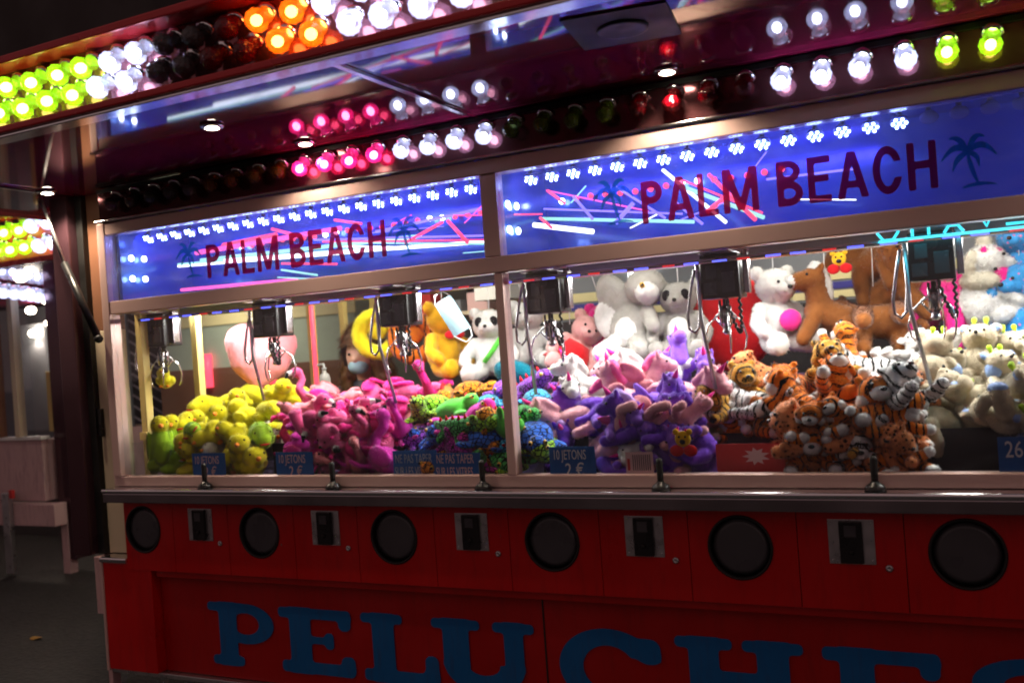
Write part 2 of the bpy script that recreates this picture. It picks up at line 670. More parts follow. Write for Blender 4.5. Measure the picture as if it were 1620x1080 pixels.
def glyph(fn, W, H, n=64):
    """outline of an implicit shape (fn<0 inside) traced on a fine grid, as a thin solid"""
    bm = nb()
    h = H / n
    nx = int(W / h) + 3
    val = [[fn((i - 1) * h, (j - 1) * h) for i in range(nx + 1)] for j in range(n + 4)]
    cache = {}

    def vert(x, z):
        k = (round(x / h * 50), round(z / h * 50))
        if k not in cache:
            cache[k] = bm.verts.new((x, 0, z))
        return cache[k]
    for j in range(n + 3):
        for i in range(nx):
            c = [(i, j), (i + 1, j), (i + 1, j + 1), (i, j + 1)]
            poly = []
            for q in range(4):
                a, b = c[q], c[(q + 1) % 4]
                va, vb = val[a[1]][a[0]], val[b[1]][b[0]]
                if va < 0:
                    poly.append(((a[0] - 1) * h, (a[1] - 1) * h))
                if (va < 0) != (vb < 0):
                    s = va / (va - vb)
                    poly.append(((a[0] - 1 + (b[0] - a[0]) * s) * h, (a[1] - 1 + (b[1] - a[1]) * s) * h))
            vs = []
            for p in poly:
                v = vert(*p)
                if v not in vs:
                    vs.append(v)
            if len(vs) > 2:
                try:
                    bm.faces.new(vs)
                except ValueError:
                    pass
    bmesh.ops.dissolve_limit(bm, angle_limit=R(1.0), verts=bm.verts[:], edges=bm.edges[:])
    r = bmesh.ops.extrude_face_region(bm, geom=bm.faces[:])
    bmesh.ops.translate(bm, vec=(0, -0.002, 0), verts=[v for v in r['geom'] if isinstance(v, bmesh.types.BMVert)])
    return bm


def rb(x, z, cx, cz, hw, hh, r):
    qx, qz = abs(x - cx) - hw + r, abs(z - cz) - hh + r
    return math.hypot(max(qx, 0), max(qz, 0)) + min(max(qx, qz), 0) - r


def sm(a, b, k=0.05):
    h = max(k - abs(a - b), 0) / k
    return min(a, b) - h * h * k / 4


def ring(x, z, cx, cz, rx, rz, wx, wz):
    """thick oval ring, outer radii rx rz"""
    o = (math.hypot((x - cx) / rx, (z - cz) / rz) - 1) * min(rx, rz)
    i = (math.hypot((x - cx) / (rx - wx), (z - cz) / (rz - wz)) - 1) * min(rx - wx, rz - wz)
    return max(o, -i)


# each in a box one unit high; x from 0
def gP(x, z):
    d = rb(x, z, 0.38, 0.5, 0.17, 0.5, 0.03)
    d = sm(d, rb(x, z, 0.34, 0.93, 0.34, 0.07, 0.06))
    d = sm(d, rb(x, z, 0.36, 0.075, 0.30, 0.075, 0.06))
    b = ring(x, z, 0.72, 0.68, 0.52, 0.32, 0.27, 0.15)
    return sm(d, max(b, 0.45 - x), 0.03)


def gE(x, z):
    d = rb(x, z, 0.38, 0.5, 0.18, 0.5, 0.03)
    d = sm(d, rb(x, z, 0.62, 0.92, 0.60, 0.08, 0.06))
    d = sm(d, rb(x, z, 0.64, 0.09, 0.60, 0.09, 0.06))
    d = sm(d, rb(x, z, 0.66, 0.52, 0.24, 0.055, 0.04))
    d = sm(d, rb(x, z, 1.12, 0.82, 0.10, 0.13, 0.09), 0.06)
    d = sm(d, rb(x, z, 0.86, 0.52, 0.07, 0.125, 0.06), 0.05)
    return sm(d, rb(x, z, 1.15, 0.17, 0.11, 0.14, 0.09), 0.06)


def gL(x, z):
    d = rb(x, z, 0.40, 0.5, 0.19, 0.5, 0.03)
    d = sm(d, rb(x, z, 0.38, 0.93, 0.36, 0.07, 0.06))
    d = sm(d, rb(x, z, 0.66, 0.09, 0.62, 0.09, 0.06))
    return sm(d, rb(x, z, 1.20, 0.24, 0.11, 0.20, 0.09), 0.1)


def gU(x, z):
    d = rb(x, z, 0.38, 0.66, 0.20, 0.34, 0.03)
    d = sm(d, rb(x, z, 0.38, 0.93, 0.37, 0.07, 0.06))
    e = rb(x, z, 1.24, 0.66, 0.14, 0.34, 0.03)
    e = sm(e, rb(x, z, 1.24, 0.93, 0.30, 0.07, 0.06))
    b = max(ring(x, z, 0.78, 0.38, 0.60, 0.40, 0.36, 0.26), z - 0.40)
    return sm(sm(d, e), b, 0.03)


def gC(x, z):
    b = ring(x, z, 0.70, 0.5, 0.70, 0.52, 0.34, 0.22)
    cut = max(0.80 - x, abs(z - 0.46) - 0.20)
    b = max(b, -cut)
    return sm(b, rb(x, z, 1.26, 0.76, 0.15, 0.16, 0.13), 0.1)


def gH(x, z):
    d = 9
    for cx in (0.38, 1.22):
        d = min(d, rb(x, z, cx, 0.5, 0.19, 0.5, 0.03))
        d = sm(d, rb(x, z, cx, 0.93, 0.36, 0.07, 0.06))
        d = sm(d, rb(x, z, cx, 0.075, 0.36, 0.075, 0.06))
    return sm(d, rb(x, z, 0.8, 0.52, 0.4, 0.08, 0.01))


def gS(x, z):
    u = max(ring(x, z, 0.66, 0.72, 0.60, 0.30, 0.30, 0.17), -max(x - 9, min(0.62 - x, 9), z - 0.74))
    u = max(ring(x, z, 0.66, 0.72, 0.60, 0.30, 0.30, 0.17), -max(0.66 - x, z - 0.78))
    l = max(ring(x, z, 0.70, 0.28, 0.62, 0.30, 0.30, 0.17), -max(x - 0.68, 0.22 - z))
    d = sm(u, l, 0.06)
    d = sm(d, rb(x, z, 1.12, 0.80, 0.13, 0.16, 0.11), 0.1)
    return sm(d, rb(x, z, 0.18, 0.22, 0.13, 0.18, 0.11), 0.1)


for ch, fn, x0, x1, wu in (('P', gP, -3.327, -2.936, 1.24), ('E', gE, -2.911, -2.496, 1.26), ('L', gL, -2.461, -2.075, 1.31),
                           ('U', gU, -2.104, -1.630, 1.54), ('C', gC, -1.528, -1.117, 1.41), ('H', gH, -1.068, -0.604, 1.58),
                           ('E', gE, -0.548, -0.160, 1.26), ('S', gS, -0.100, 0.30, 1.32)):
    Hh = 0.29
    sx = (x1 - x0) / wu
    bm = glyph(lambda x, z: fn(x / sx, z / Hh) * 0.29, x1 - x0, Hh, 44)
    link('letter', mesh('letter', bm, 'blue_letter'), front, T(x0, 0.0515, 0.253))['label'] = 'blue painted serif letter ' + ch

# doors with portholes, coin doors ---------------------------------------


def plate_hole(x0, x1, z0, z1, cx, cz, r, y0, y1, seg=40):
    bm = nb()
    angs = sorted([2 * math.pi * k / seg for k in range(seg)] + [math.atan2(z - cz, x - cx) % (2 * math.pi) for x in (x0, x1) for z in (z0, z1)])
    loops = []
    for y in (y0, y1):
        inn, out = [], []
        for a in angs:
            c, s = math.cos(a), math.sin(a)
            t = min(((x1 - cx) / c if c > 1e-9 else (x0 - cx) / c if c < -1e-9 else 1e9), ((z1 - cz) / s if s > 1e-9 else (z0 - cz) / s if s < -1e-9 else 1e9))
            inn.append(bm.verts.new((cx + r * c, y, cz + r * s)))
            out.append(bm.verts.new((cx + t * c, y, cz + t * s)))
        loops.append((inn, out))
    n = len(angs)
    for k in range(n):
        q = (k + 1) % n
        (ia, oa), (ib, ob) = loops
        bm.faces.new((ia[k], oa[k], oa[q], ia[q]))
        bm.faces.new((ib[k], ib[q], ob[q], ob[k]))
        bm.faces.new((ia[k], ia[q], ib[q], ib[k]))
        bm.faces.new((oa[k], ob[k], ob[q], oa[q]))
    return bm


def door_x(p):
    return max(p - 0.181, -3.772), p + 0.197


for i, p in enumerate(PORT[:7]):
    a, b = door_x(p)
    d = part('porthole_door', plate_hole(a + 0.0015, b - 0.0015, 0.688, 1.025, p, 0.885, 0.112, -0.004, 0.010), 'red_paint')
    bm = nb()
    lathe(bm, [(0.104, -0.016), (0.104, 0.006), (0.108, 0.010), (0.113, 0.009), (0.115, 0.003)], 40, 'Y', (p, 0, 0.885))
    # open ring: drop the end caps
    bmesh.ops.delete(bm, geom=[f for f in bm.faces if len(f.verts) > 4], context='FACES')
    part('porthole_ring', bm, 'black_rubber', d)
    bm = nb()
    lathe(bm, [(0.004, 0.0), (0.08, -0.0005), (0.105, -0.003)], 36, 'Y', (p, 0.007, 0.885))
    part('porthole_flap', bm, 'porthole_plastic', d)
    a, b = p + 0.197, p + PITCH - 0.181
    if b > XR:
        continue
    d = part('coin_door', box(nb(), a + 0.0015, b - 0.0015, -0.004, 0.010, 0.688, 1.025), 'red_paint')
    cx = p + 0.371
    part('coin_plate', box(nb(), cx - 0.073, cx + 0.073, -0.0075, -0.0042, 0.842, 0.99, 0.001), 'steel', d)
    cm = part('coin_mechanism', box(nb(), cx - 0.037, cx + 0.037, -0.022, -0.0077, 0.846, 0.986, 0.004), 'black_plastic', d)
    part('coin_slot', box(nb(), cx - 0.020, cx + 0.018, -0.0235, -0.0222, 0.935, 0.972), 'porthole_plastic', d)
    part('reject_button', lathe(nb(), [(0.008, 0), (0.008, 0.006), (0.005, 0.008)], 12, 'Y', (cx, -0.022, 0.885)), 'black_rubber', d)
    for sx in (-1, 1):
        for zz in (0.855, 0.977):
            part('screw', ball(nb(), (cx + sx * 0.062, -0.0075, zz), (0.0035, 0.002, 0.0035), 1), 'chrome', d)
    part('lock', lathe(nb(), [(0.012, 0), (0.012, 0.004), (0.009, 0.007), (0.003, 0.007), (0.003, 0.003)], 16, 'Y', (cx + 0.112, -0.004, 0.832)), 'steel', d)
bpart('door_backing', (-3.77, XR, 0.016, 0.05, 0.687, 1.028), 'inner_dark', bev=0)
bpart('body_side', (-3.774, -3.60, 0.051, 0.9, 0.743, 1.028), 'red_paint')

# counter, joysticks ------------------------------------------------------
bpart('counter_ledge', (-3.80, XR, -0.105, 0.03, 1.074, 1.094), 'chrome', bev=0.008)
bpart('counter_front', (-3.795, XR, -0.10, 0.0, 1.029, 1.0735), 'dark_steel', bev=0.004)
for p in PORT[:7]:
    jx = p + 0.462 + 0.0
    if jx > 0.9:
        continue
    j = part('joystick', lathe(nb(), [(0.034, 0), (0.034, 0.006), (0.028, 0.016), (0.016, 0.024), (0.012, 0.030)], 20, 'Z', (jx, -0.052, 1.095)), 'black_plastic')
    part('stick', lathe(nb(), [(0.0105, 0.028), (0.0115, 0.05), (0.012, 0.10), (0.0105, 0.108), (0.004, 0.111)], 14, 'Z', (jx, -0.052, 1.095)), 'black_rubber', j)

# window frame ------------------------------------------------------------
bpart('bottom_rail', (-3.80, XR, -0.022, 0.036, 1.0955, 1.143), 'alu', bev=0.004)
bpart('middle_rail', (-3.744, XR, -0.026, 0.036, 1.926, 1.990), 'alu', bev=0.004)
bpart('top_rail', (-3.744, XR, -0.026, 0.036, 2.310, 2.368), 'alu', bev=0.004)
bpart('end_post', (-3.79, -3.7445, -0.030, 0.036, 1.1435, 2.37), 'alu', bev=0.004)
bpart('end_post_bead', (-3.807, -3.7915, -0.018, 0.05, 1.1435, 2.37), 'alu', bev=0.004)
for m0 in (-1.656, 0.404):
    bpart('lower_mullion', (m0, m0 + 0.036, -0.024, 0.034, 1.1435, 1.9255), 'alu', bev=0.003)
    bpart('upper_mullion', (m0 - 0.034, m0 + 0.036, -0.024, 0.034, 1.9905, 2.3095), 'alu', bev=0.003)
GX = ((-3.744, -1.657), (-1.619, 0.403), (0.441, XR))
UX = ((-3.744, -1.691), (-1.619, 0.369), (0.441, XR))
for a, b in GX:
    bpart('lower_pane', (a, b, 0.000, 0.005, 1.1435, 1.9255), 'window_glass', bev=0)
uppers = [bpart('upper_pane', (a, b, 0.000, 0.005, 1.9905, 2.3095), 'upper_glass', bev=0) for a, b in UX]

# sign writing on the upper panes


def palm_bm():
    bm = nb()

    def leaf(p0, c, p1, w0):
        pts = []
        for k in range(9):
            t = k / 8
            x = (1 - t) ** 2 * p0[0] + 2 * t * (1 - t) * c[0] + t * t * p1[0]
            z = (1 - t) ** 2 * p0[1] + 2 * t * (1 - t) * c[1] + t * t * p1[1]
            pts.append((x, z, w0 * (0.25 + math.sin(math.pi * min(1, t * 0.9 + 0.08)) * 0.9) * (1 - 0.3 * t)))
        L_ = []
        for k, (x, z, ww) in enumerate(pts):
            q, r_ = pts[min(k + 1, 8)], pts[max(k - 1, 0)]
            dx, dz = q[0] - r_[0], q[1] - r_[1]
            n = math.hypot(dx, dz)
            nx, nz_ = -dz / n, dx / n
            L_.append((bm.verts.new((x + nx * ww, -0.001, z + nz_ * ww)), bm.verts.new((x - nx * ww, -0.001, z - nz_ * ww))))
        for a_, b_ in zip(L_, L_[1:]):
            bm.faces.new((a_[0], b_[0], b_[1], a_[1]))
    leaf((0, 0.10), (-0.03, 0.15), (-0.075, 0.085), 0.010)
    leaf((0, 0.10), (-0.02, 0.165), (-0.05, 0.15), 0.009)
    leaf((0, 0.10), (0.02, 0.17), (0.05, 0.145), 0.009)
    leaf((0, 0.10), (0.04, 0.15), (0.08, 0.085), 0.010)
    leaf((0, 0.10), (-0.03, 0.10), (-0.045, 0.05), 0.009)
    leaf((0, 0.10), (0.03, 0.10), (0.03, 0.055), 0.008)
    leaf((0, 0.10), (0.008, 0.04), (0.028, -0.005), 0.007)
    leaf((-0.02, -0.006), (0.03, 0.01), (0.075, -0.006), 0.006)
    return bm


palm_me = mesh('palm_emblem', palm_bm(), 'sign_teal')


def seg(x, z, ax, az, bx, bz, w):
    """flat-ended stroke"""
    dx, dz = bx - ax, bz - az
    l = math.hypot(dx, dz)
    u = ((x - ax) * dx + (z - az) * dz) / l
    v = abs((x - ax) * dz - (z - az) * dx) / l
    return max(v - w, -u, u - l)


SW = 0.085
SANS = {'P': (0.60, lambda x, z: min(seg(x, z, .085, 0, .085, 1, SW), max(ring(x, z, .28, .73, .32, .27, .17, .16), .15 - x), rb(x, z, .2, .92, .14, .08, 0), rb(x, z, .2, .54, .14, .08, 0))),
        'A': (0.74, lambda x, z: min(max(seg(x, z, .07, -.05, .37, 1.05, SW), -z, z - 1), max(seg(x, z, .67, -.05, .37, 1.05, SW), -z, z - 1), rb(x, z, .37, .30, .2, .075, 0))),
        'L': (0.56, lambda x, z: min(seg(x, z, .085, 0, .085, 1, SW), rb(x, z, .27, .075, .27, .075, 0))),
        'M': (0.92, lambda x, z: min(seg(x, z, .085, 0, .085, 1, SW), seg(x, z, .835, 0, .835, 1, SW), max(seg(x, z, .10, 1.05, .46, .05, SW), -z, z - 1), max(seg(x, z, .82, 1.05, .46, .05, SW), -z, z - 1))),
        'B': (0.66, lambda x, z: min(seg(x, z, .085, 0, .085, 1, SW), max(ring(x, z, .28, .755, .32, .245, .17, .15), .15 - x), max(ring(x, z, .28, .275, .36, .275, .18, .16), .15 - x), rb(x, z, .2, .925, .14, .075, 0), rb(x, z, .2, .53, .14, .07, 0), rb(x, z, .2, .08, .14, .08, 0))),
        'E': (0.58, lambda x, z: min(seg(x, z, .085, 0, .085, 1, SW), rb(x, z, .28, .925, .28, .075, 0), rb(x, z, .26, .52, .25, .072, 0), rb(x, z, .28, .075, .28, .075, 0))),
        'C': (0.68, lambda x, z: max(ring(x, z, .34, .5, .34, .51, .17, .165), -max(.40 - x, abs(z - .5) - .17))),
        'H': (0.66, lambda x, z: min(seg(x, z, .085, 0, .085, 1, SW), seg(x, z, .575, 0, .575, 1, SW), rb(x, z, .33, .52, .3, .08, 0)))}
SM_ = {}
for ch, (wd, fn) in SANS.items():
    SM_[ch] = mesh('letter', glyph(lambda x, z: fn(x / 0.131, z / 0.152) * 0.13, wd * 0.131, 0.152, 34), 'sign_red')
for (x0, pane) in ((-1.05, uppers[1]), (-3.13, uppers[0])):
    xx = x0
    for ch in 'PALM BEACH':
        if ch == ' ':
            xx += 0.048
            continue
        link('letter', SM_[ch], pane, T(xx, -0.0015, 2.045))
        xx += SANS[ch][0] * 0.131 + 0.0155
    link('palm_emblem', palm_me, pane, T(x0 - 0.11, -0.002, 2.065))
    link('palm_emblem', palm_me, pane, T(x0 + 1.065, -0.002, 2.04))

# header box behind the upper panes ---------------------------------------
hdr = bpart('header_back', (-3.74, XR, 0.50, 0.515, 1.99, 2.50), 'header_blue', bev=0)
bpart('header_shelf', (-3.74, XR, 0.037, 0.499, 1.955, 1.989), 'header_white', hdr)
bpart('header_ceiling', (-3.74, XR, 0.037, 0.499, 2.372, 2.39), 'header_blue', hdr, 0)
bpart('header_end', (-3.74, -3.72, 0.037, 0.499, 1.99, 2.371), 'header_blue', hdr, 0)
bpart('header_end', (-1.672, -1.640, 0.037, 0.499, 1.99, 2.371), 'header_blue', hdr, 0)
for ex in (-3.71, -1.63):
    for k, (yy, zz) in enumerate(((0.08, 2.20), (0.16, 2.20), (0.08, 2.10), (0.16, 2.10))):
        bm = nb()
        lathe(bm, [(0.014, 0), (0.014, 0.006), (0.009, 0.010)], 14, 'Z')
        bmesh.ops.rotate(bm, verts=bm.verts[:], matrix=Matrix.Rotation(R(90), 3, 'Y'))
        bmesh.ops.translate(bm, verts=bm.verts[:], vec=(ex + 0.002 + (0.012 if ex < -2 else 0), yy, zz))
        part('led_button', bm, 'led_white', hdr)
# hanging blue LED lamps: socket, neck, disc; the ones over the palm are switched off
bm = nb()
lathe(bm, [(0.017, 0.0), (0.017, -0.030), (0.009, -0.034), (0.009, -0.070), (0.006, -0.072)], 14)
sock = mesh('led_lamp', bm, 'black_plastic')
TL = Matrix.Rotation(R(-32), 3, 'X')
ring6 = nb()
for k in range(7):
    a_ = k * math.pi / 3
    ball(ring6, Vector((0, 0, -0.078)) + TL @ Vector((0.021 * math.cos(a_) if k < 6 else 0, 0.021 * math.sin(a_) if k < 6 else 0, -0.006)), 0.0052, 1)
ring_on = mesh('led_cluster', ring6, 'led_blue')
mat('led_off', (0.10, 0.12, 0.35), 0.15)
mat('led_rim', (0.30, 0.33, 0.6), 0.2)


def led_disc(m):
    bm = nb()
    lathe(bm, [(0.008, 0.006), (0.029, 0.004), (0.030, -0.002), (0.026, -0.005), (0.004, -0.005)], 16)
    bmesh.ops.rotate(bm, verts=bm.verts[:], matrix=TL)
    bmesh.ops.translate(bm, verts=bm.verts[:], vec=(0, 0, -0.076))
    return mesh('led_disc', bm, m)


disc = led_disc('led_rim')
ring_off = led_disc('led_off')
k = 0
x = -3.62
while x < XR - 0.05:
    if not (-1.70 < x < -1.61 or 0.36 < x < 0.45):
        off = (-0.13 < x < 0.20)
        o = link('led_lamp', sock, hdr, T(x, 0.13, 2.371))
        if off:
            link('led_disc', ring_off, hdr, T(x, 0.13, 2.371))
        else:
            link('led_disc', disc, hdr, T(x, 0.13, 2.371))
            link('led_cluster', ring_on, hdr, T(x, 0.13, 2.371))
    x += 0.0905
# glowing streaks and dots that stand in for reflections on the upper glass
STREAKS = [((-2.50, 0.39, 2.209), (-2.07, 0.34, 2.186), 'streak_violet', 0.0021),
         ((-2.76, 0.44, 2.180), (-2.34, 0.39, 2.125), 'streak_white', 0.0046),
         ((-2.89, 0.23, 2.100), (-2.54, 0.18, 2.060), 'tube_streak_red', 0.0047),
         ((-2.27, 0.24, 2.209), (-2.14, 0.19, 2.231), 'tube_streak_red', 0.0024),
         ((-1.94, 0.20, 2.205), (-1.51, 0.15, 2.153), 'tube_streak_red', 0.0029),
         ((-1.96, 0.33, 2.186), (-1.81, 0.28, 2.265), 'streak_pink', 0.0026),
         ((-1.96, 0.30, 2.054), (-1.72, 0.25, 2.041), 'streak_green', 0.0022),
         ((-3.02, 0.35, 2.051), (-2.69, 0.30, 2.008), 'streak_green', 0.0031),
         ((-3.01, 0.37, 2.087), (-2.76, 0.32, 2.036), 'streak_green', 0.0049),
         ((-1.48, 0.39, 2.219), (-1.39, 0.34, 2.271), 'streak_green', 0.0031),
         ((-0.66, 0.31, 2.192), (-0.35, 0.26, 2.179), 'streak_violet', 0.0043),
         ((-0.57, 0.44, 2.119), (-0.36, 0.39, 2.085), 'streak_white', 0.0023),
         ((-0.75, 0.40, 2.222), (-0.66, 0.35, 2.302), 'streak_violet', 0.0026),
         ((-0.99, 0.29, 2.080), (-0.81, 0.24, 2.116), 'streak_violet', 0.0029),
         ((-1.18, 0.24, 2.066), (-1.05, 0.19, 2.100), 'streak_white', 0.0025),
         ((-1.45, 0.45, 2.157), (-1.22, 0.40, 2.109), 'streak_violet', 0.0030),
         ((-3.64, .33, 2.175), (-2.55, .40, 2.145), 'streak_green', .006), ((-3.64, .33, 2.165), (-2.60, .40, 2.130), 'streak_white', .005), ((-2.75, .30, 2.20), (-1.72, .30, 2.105), 'streak_violet', .005), ((-2.70, .30, 2.185), (-1.72, .30, 2.085), 'tube_streak_red', .004),
         ((-2.65, .30, 2.175), (-1.75, .30, 2.07), 'streak_green', .004), ((-2.55, .2, 2.26), (-2.38, .16, 2.22), 'tube_streak_red', .006), ((-3.45, .46, 2.26), (-3.1, .46, 2.275), 'tube_streak_red', .012), ((-1.58, .33, 2.20), (-.98, .28, 2.10), 'streak_violet', .004),
         ((-1.36, .12, 2.20), (-1.28, .10, 2.10), 'streak_violet', .006), ((-1.55, .3, 2.27), (-1.12, .3, 2.13), 'streak_pink', .003), ((-1.02, .3, 2.16), (-.90, .26, 2.05), 'streak_violet', .006), ((-.98, .33, 2.235), (-.66, .18, 2.055), 'tube_streak_red', .004),
         ((-3.55, .40, 2.19), (-2.25, .44, 2.17), 'streak_green', .010), ((-3.3, .30, 2.16), (-1.72, .46, 2.10), 'streak_white', .008),
         ((-3.6, .42, 2.235), (-2.7, .45, 2.26), 'streak_pink', .012), ((-3.6, .30, 2.04), (-2.9, .35, 2.03), 'streak_pink', .008),
         ((-2.95, .25, 2.27), (-2.72, .20, 2.20), 'tube_streak_red', .007), ((-2.25, .30, 2.13), (-2.05, .30, 2.20), 'tube_streak_red', .007),
         ((-1.98, .22, 2.19), (-1.86, .16, 2.08), 'tube_streak_red', .008), ((-2.5, .45, 2.22), (-1.75, .35, 2.25), 'streak_violet', .007),
         ((-1.60, .26, 2.13), (-1.32, .20, 2.065), 'streak_white', .010), ((-1.62, .40, 2.17), (-0.95, .33, 2.07), 'streak_green', .007),
         ((-1.50, .20, 2.25), (-1.40, .12, 2.18), 'tube_streak_red', .006), ((-1.52, .15, 2.14), (-1.46, .12, 2.09), 'tube_streak_red', .006),
         ((-1.0, .35, 2.22), (-.66, .20, 2.04), 'streak_green', .008), ((-1.08, .40, 2.30), (-.82, .30, 2.05), 'streak_white', .007),
         ((-.86, .25, 2.23), (-.68, .15, 2.03), 'tube_streak_red', .008), ((-.80, .25, 2.14), (-.88, .25, 2.09), 'tube_streak_red', .010),
         ((-1.26, .30, 2.10), (-1.18, .30, 2.17), 'streak_violet', .009), ((-1.22, .22, 2.23), (-1.02, .18, 2.08), 'streak_violet', .005)]
for a, b, m, r in STREAKS:
    part('tube_or_streak', tube(nb(), [a, b], r, 8), m, hdr)
gm = mesh('lamp_reflection', ball(nb(), (0, 0, 0), 0.013, 2), 'tube_streak_red')  # reflected lamps of the upper panes, put in as glowing balls
gw = mesh('lamp_reflection', ball(nb(), (0, 0, 0), 0.013, 2), 'led_white')
for k in range(46):
    xx = -3.6 + k * 0.066
    if -1.72 < xx < -1.6:
        continue
    link('lamp_reflection', gw if k % 9 in (3, 4) else gm, hdr, T(xx, 0.47, 2.245 + 0.004 * math.sin(k)))
for xa, xb in ((-3.70, -1.70), (-1.60, -0.30), (0.46, XR)):
    area_light('header_led_light', hdr, ((xa + xb) / 2, 0.14, 2.315), (48, 0, 0), xb - xa, 0.05, 5.2 * (xb - xa), (0.22, 0.13, 1.0))

# lamp channel above the window, with a chasing row of coloured bulbs ------
chan = bpart('lamp_channel', (-3.80, XR, 0.0, 0.03, 2.372, 2.538), 'channel', bev=0)
bpart('channel_lip', (-3.80, XR, -0.034, -0.001, 2.371, 2.383), 'chrome', chan)
bpart('channel_gap', (-3.80, XR, -0.012, -0.001, 2.520, 2.5375), 'black_rubber', chan, 0)


def bulb_meshes(r):
    s = nb()
    lathe(s, [(r * .80, 0), (r * .70, r * .25), (r * .52, r * .55), (r * .72, r * .85), (r * .98, r * 1.25), (r, r * 1.55), (r * .85, r * 1.95), (r * .5, r * 2.25), (r * .15, r * 2.35)], 24)
    for v in s.verts:          # pressed ribs
        if v.index >= -1:
            a_ = math.atan2(v.co.y, v.co.x)
            k_ = 1.0 - 0.07 * (int(round(a_ / (2 * math.pi / 24))) % 2)
            v.co.x *= k_
            v.co.y *= k_
    c = nb()
    ball(c, (0, 0, r * 1.5), (r * .46, r * .46, r * .55), 2)
    b = nb()
    lathe(b, [(r * .95, -0.012), (r * .95, -0.002), (r * .7, 0.004)], 18)
    return s, c, b


def bulb_set(r):
    out = {}
    for k in BULB:
        for on in (0, 1):
            s, c, b = bulb_meshes(r)
            out[k, on] = (mesh('bulb', s, 'shell_%s_%s' % (('off', 'on')[on], k)), mesh('lamp_core', c, 'core_' + k) if on else None, mesh('lamp_collar', b, 'chrome'))
    return out


BS = bulb_set(0.035)
BF = bulb_set(0.039)


rb_ = random.Random(4)


def add_bulb(parent, S, col, on, mw):
    mw = mw @ Matrix.Rotation(R(rb_.gauss(0, 4)), 4, 'X') @ Matrix.Rotation(R(rb_.gauss(0, 5)), 4, 'Y')
    s, c, b = S[col, on]
    link('bulb', s, parent, mw)
    link('lamp_collar', b, parent, mw)
    if c:
        link('lamp_core', c, parent, mw)


ROW = {0: ('yellow', 1), 1: ('white', 1), 2: ('red', 0), 3: ('yellow', 0), 4: ('white', 1), 5: ('pink', 1), 6: ('orange', 0), 7: ('clear', 0), 8: ('clear', 0)}
for k in range(-11, 30):
    x = -0.145 - k * 0.1255
    if x < -3.75 or x > XR - 0.1:
        continue
    g = (k + 4) // 4 if k >= 0 else (0 if k >= -4 else (4 if k >= -8 else 5))
    col, on = ROW.get(g, ('clear', 0))
    add_bulb(chan, BS, col, on, pose((x, -0.012, 2.492), (138, 0, 0)))

# canopy ------------------------------------------------------------------
CX0, CX1, CY0 = -4.62, 1.6, -0.95
can = bpart('canopy_body', (CX0, CX1, CY0 + 0.03, 3.2, 2.56, 2.79), 'red_paint_deep')
prev = CX0
for jx in (-4.0, -1.70, 0.6, CX1):
    bpart('soffit_panel', (prev + 0.004, jx - 0.004, CY0 + 0.035, 3.19, 2.545, 2.5585), 'red_soffit', can, 0)
    if jx < CX1:
        bpart('joint_strip', (jx - 0.012, jx + 0.012, CY0 + 0.04, -0.085, 2.534, 2.5448), 'chrome', can, 0.002)
    prev = jx
bpart('fascia_back', (CX0, CX1, CY0 + 0.012, CY0 + 0.029, 2.56, 2.79), 'channel', can, 0)
bpart('fascia_trim_low', (CX0, CX1, CY0 - 0.075, CY0 + 0.034, 2.532, 2.558), 'red_trim', can, 0.006)
bpart('fascia_trim_low_chrome', (CX0, CX1, CY0 - 0.060, CY0 + 0.010, 2.520, 2.5315), 'chrome', can, 0.003)
bpart('fascia_trim_top', (CX0, CX1, CY0 - 0.075, CY0 + 0.034, 2.775, 2.805), 'red_trim', can, 0.006)
bpart('end_fascia', (CX0 - 0.03, CX0 - 0.001, CY0 - 0.07, 3.2, 2.525, 2.80), 'red_trim', can, 0.006)
FROW = [('white', 1, -9, -3.75), ('yellow', 1, -3.75, -2.72), ('white', 1, -2.72, -2.46), ('clear', 0, -2.46, -2.20), ('red', 0, -2.20, -1.96),
        ('orange', 1, -1.96, -1.70), ('white', 1, -1.70, -1.18), ('yellow', 1, -1.18, -0.66), ('red', 0, -0.66, -0.1), ('white', 1, -.1, .5), ('orange', 1, .5, 9)]
for row, (z0, off) in enumerate(((2.618, 0.0), (2.700, 0.058))):
    x = -4.55 + off
    while x < CX1 - 0.05:
        xs = x - (0.03 if row else 0)
        for col, on, a, b in FROW:
            if a <= xs < b:
                add_bulb(can, BF, col, on, pose((x, CY0 + 0.008, z0 + 0.030), (122, 0, 0)))
                break
        x += 0.1285
for (lx, ly, e) in ((-2.512, -0.577, 14), (-0.886, -0.131, 30), (-3.98, -0.14, 50), (-2.441, -0.116, 22), (0.70, -0.131, 22)):
    s = part('downlight', lathe(nb(), [(0.030, 0.0), (0.044, -0.001), (0.046, -0.008), (0.030, -0.012), (0.028, -0.004)], 20, 'Z', (lx, ly, 2.5445)), 'chrome', can)
    part('downlight_lens', lathe(nb(), [(0.027, -0.0125), (0.020, -0.0155), (0.004, -0.0165)], 18, 'Z', (lx, ly, 2.5445)), 'halogen', can)
    spot_light('downlight_beam', can, (lx, ly, 2.522), e, (1.0, 0.80, 0.58))
# square speaker plate in the soffit
bm = nb()
box(bm, -0.15, 0.15, -0.15, 0.15, -0.006, 0, 0.002)
sp = link('speaker_plate', mesh('speaker_plate', bm, 'inner_dark'), can, pose((-0.86, -0.66, 2.5446), (0, 0, 8)))
link('speaker_cone', mesh('speaker_cone', lathe(nb(), [(0.075, -0.007), (0.075, -0.013), (0.066, -0.014), (0.05, -0.008), (0.02, -0.0075)], 28), 'black_rubber'), can, pose((-0.86, -0.66, 2.5446)))

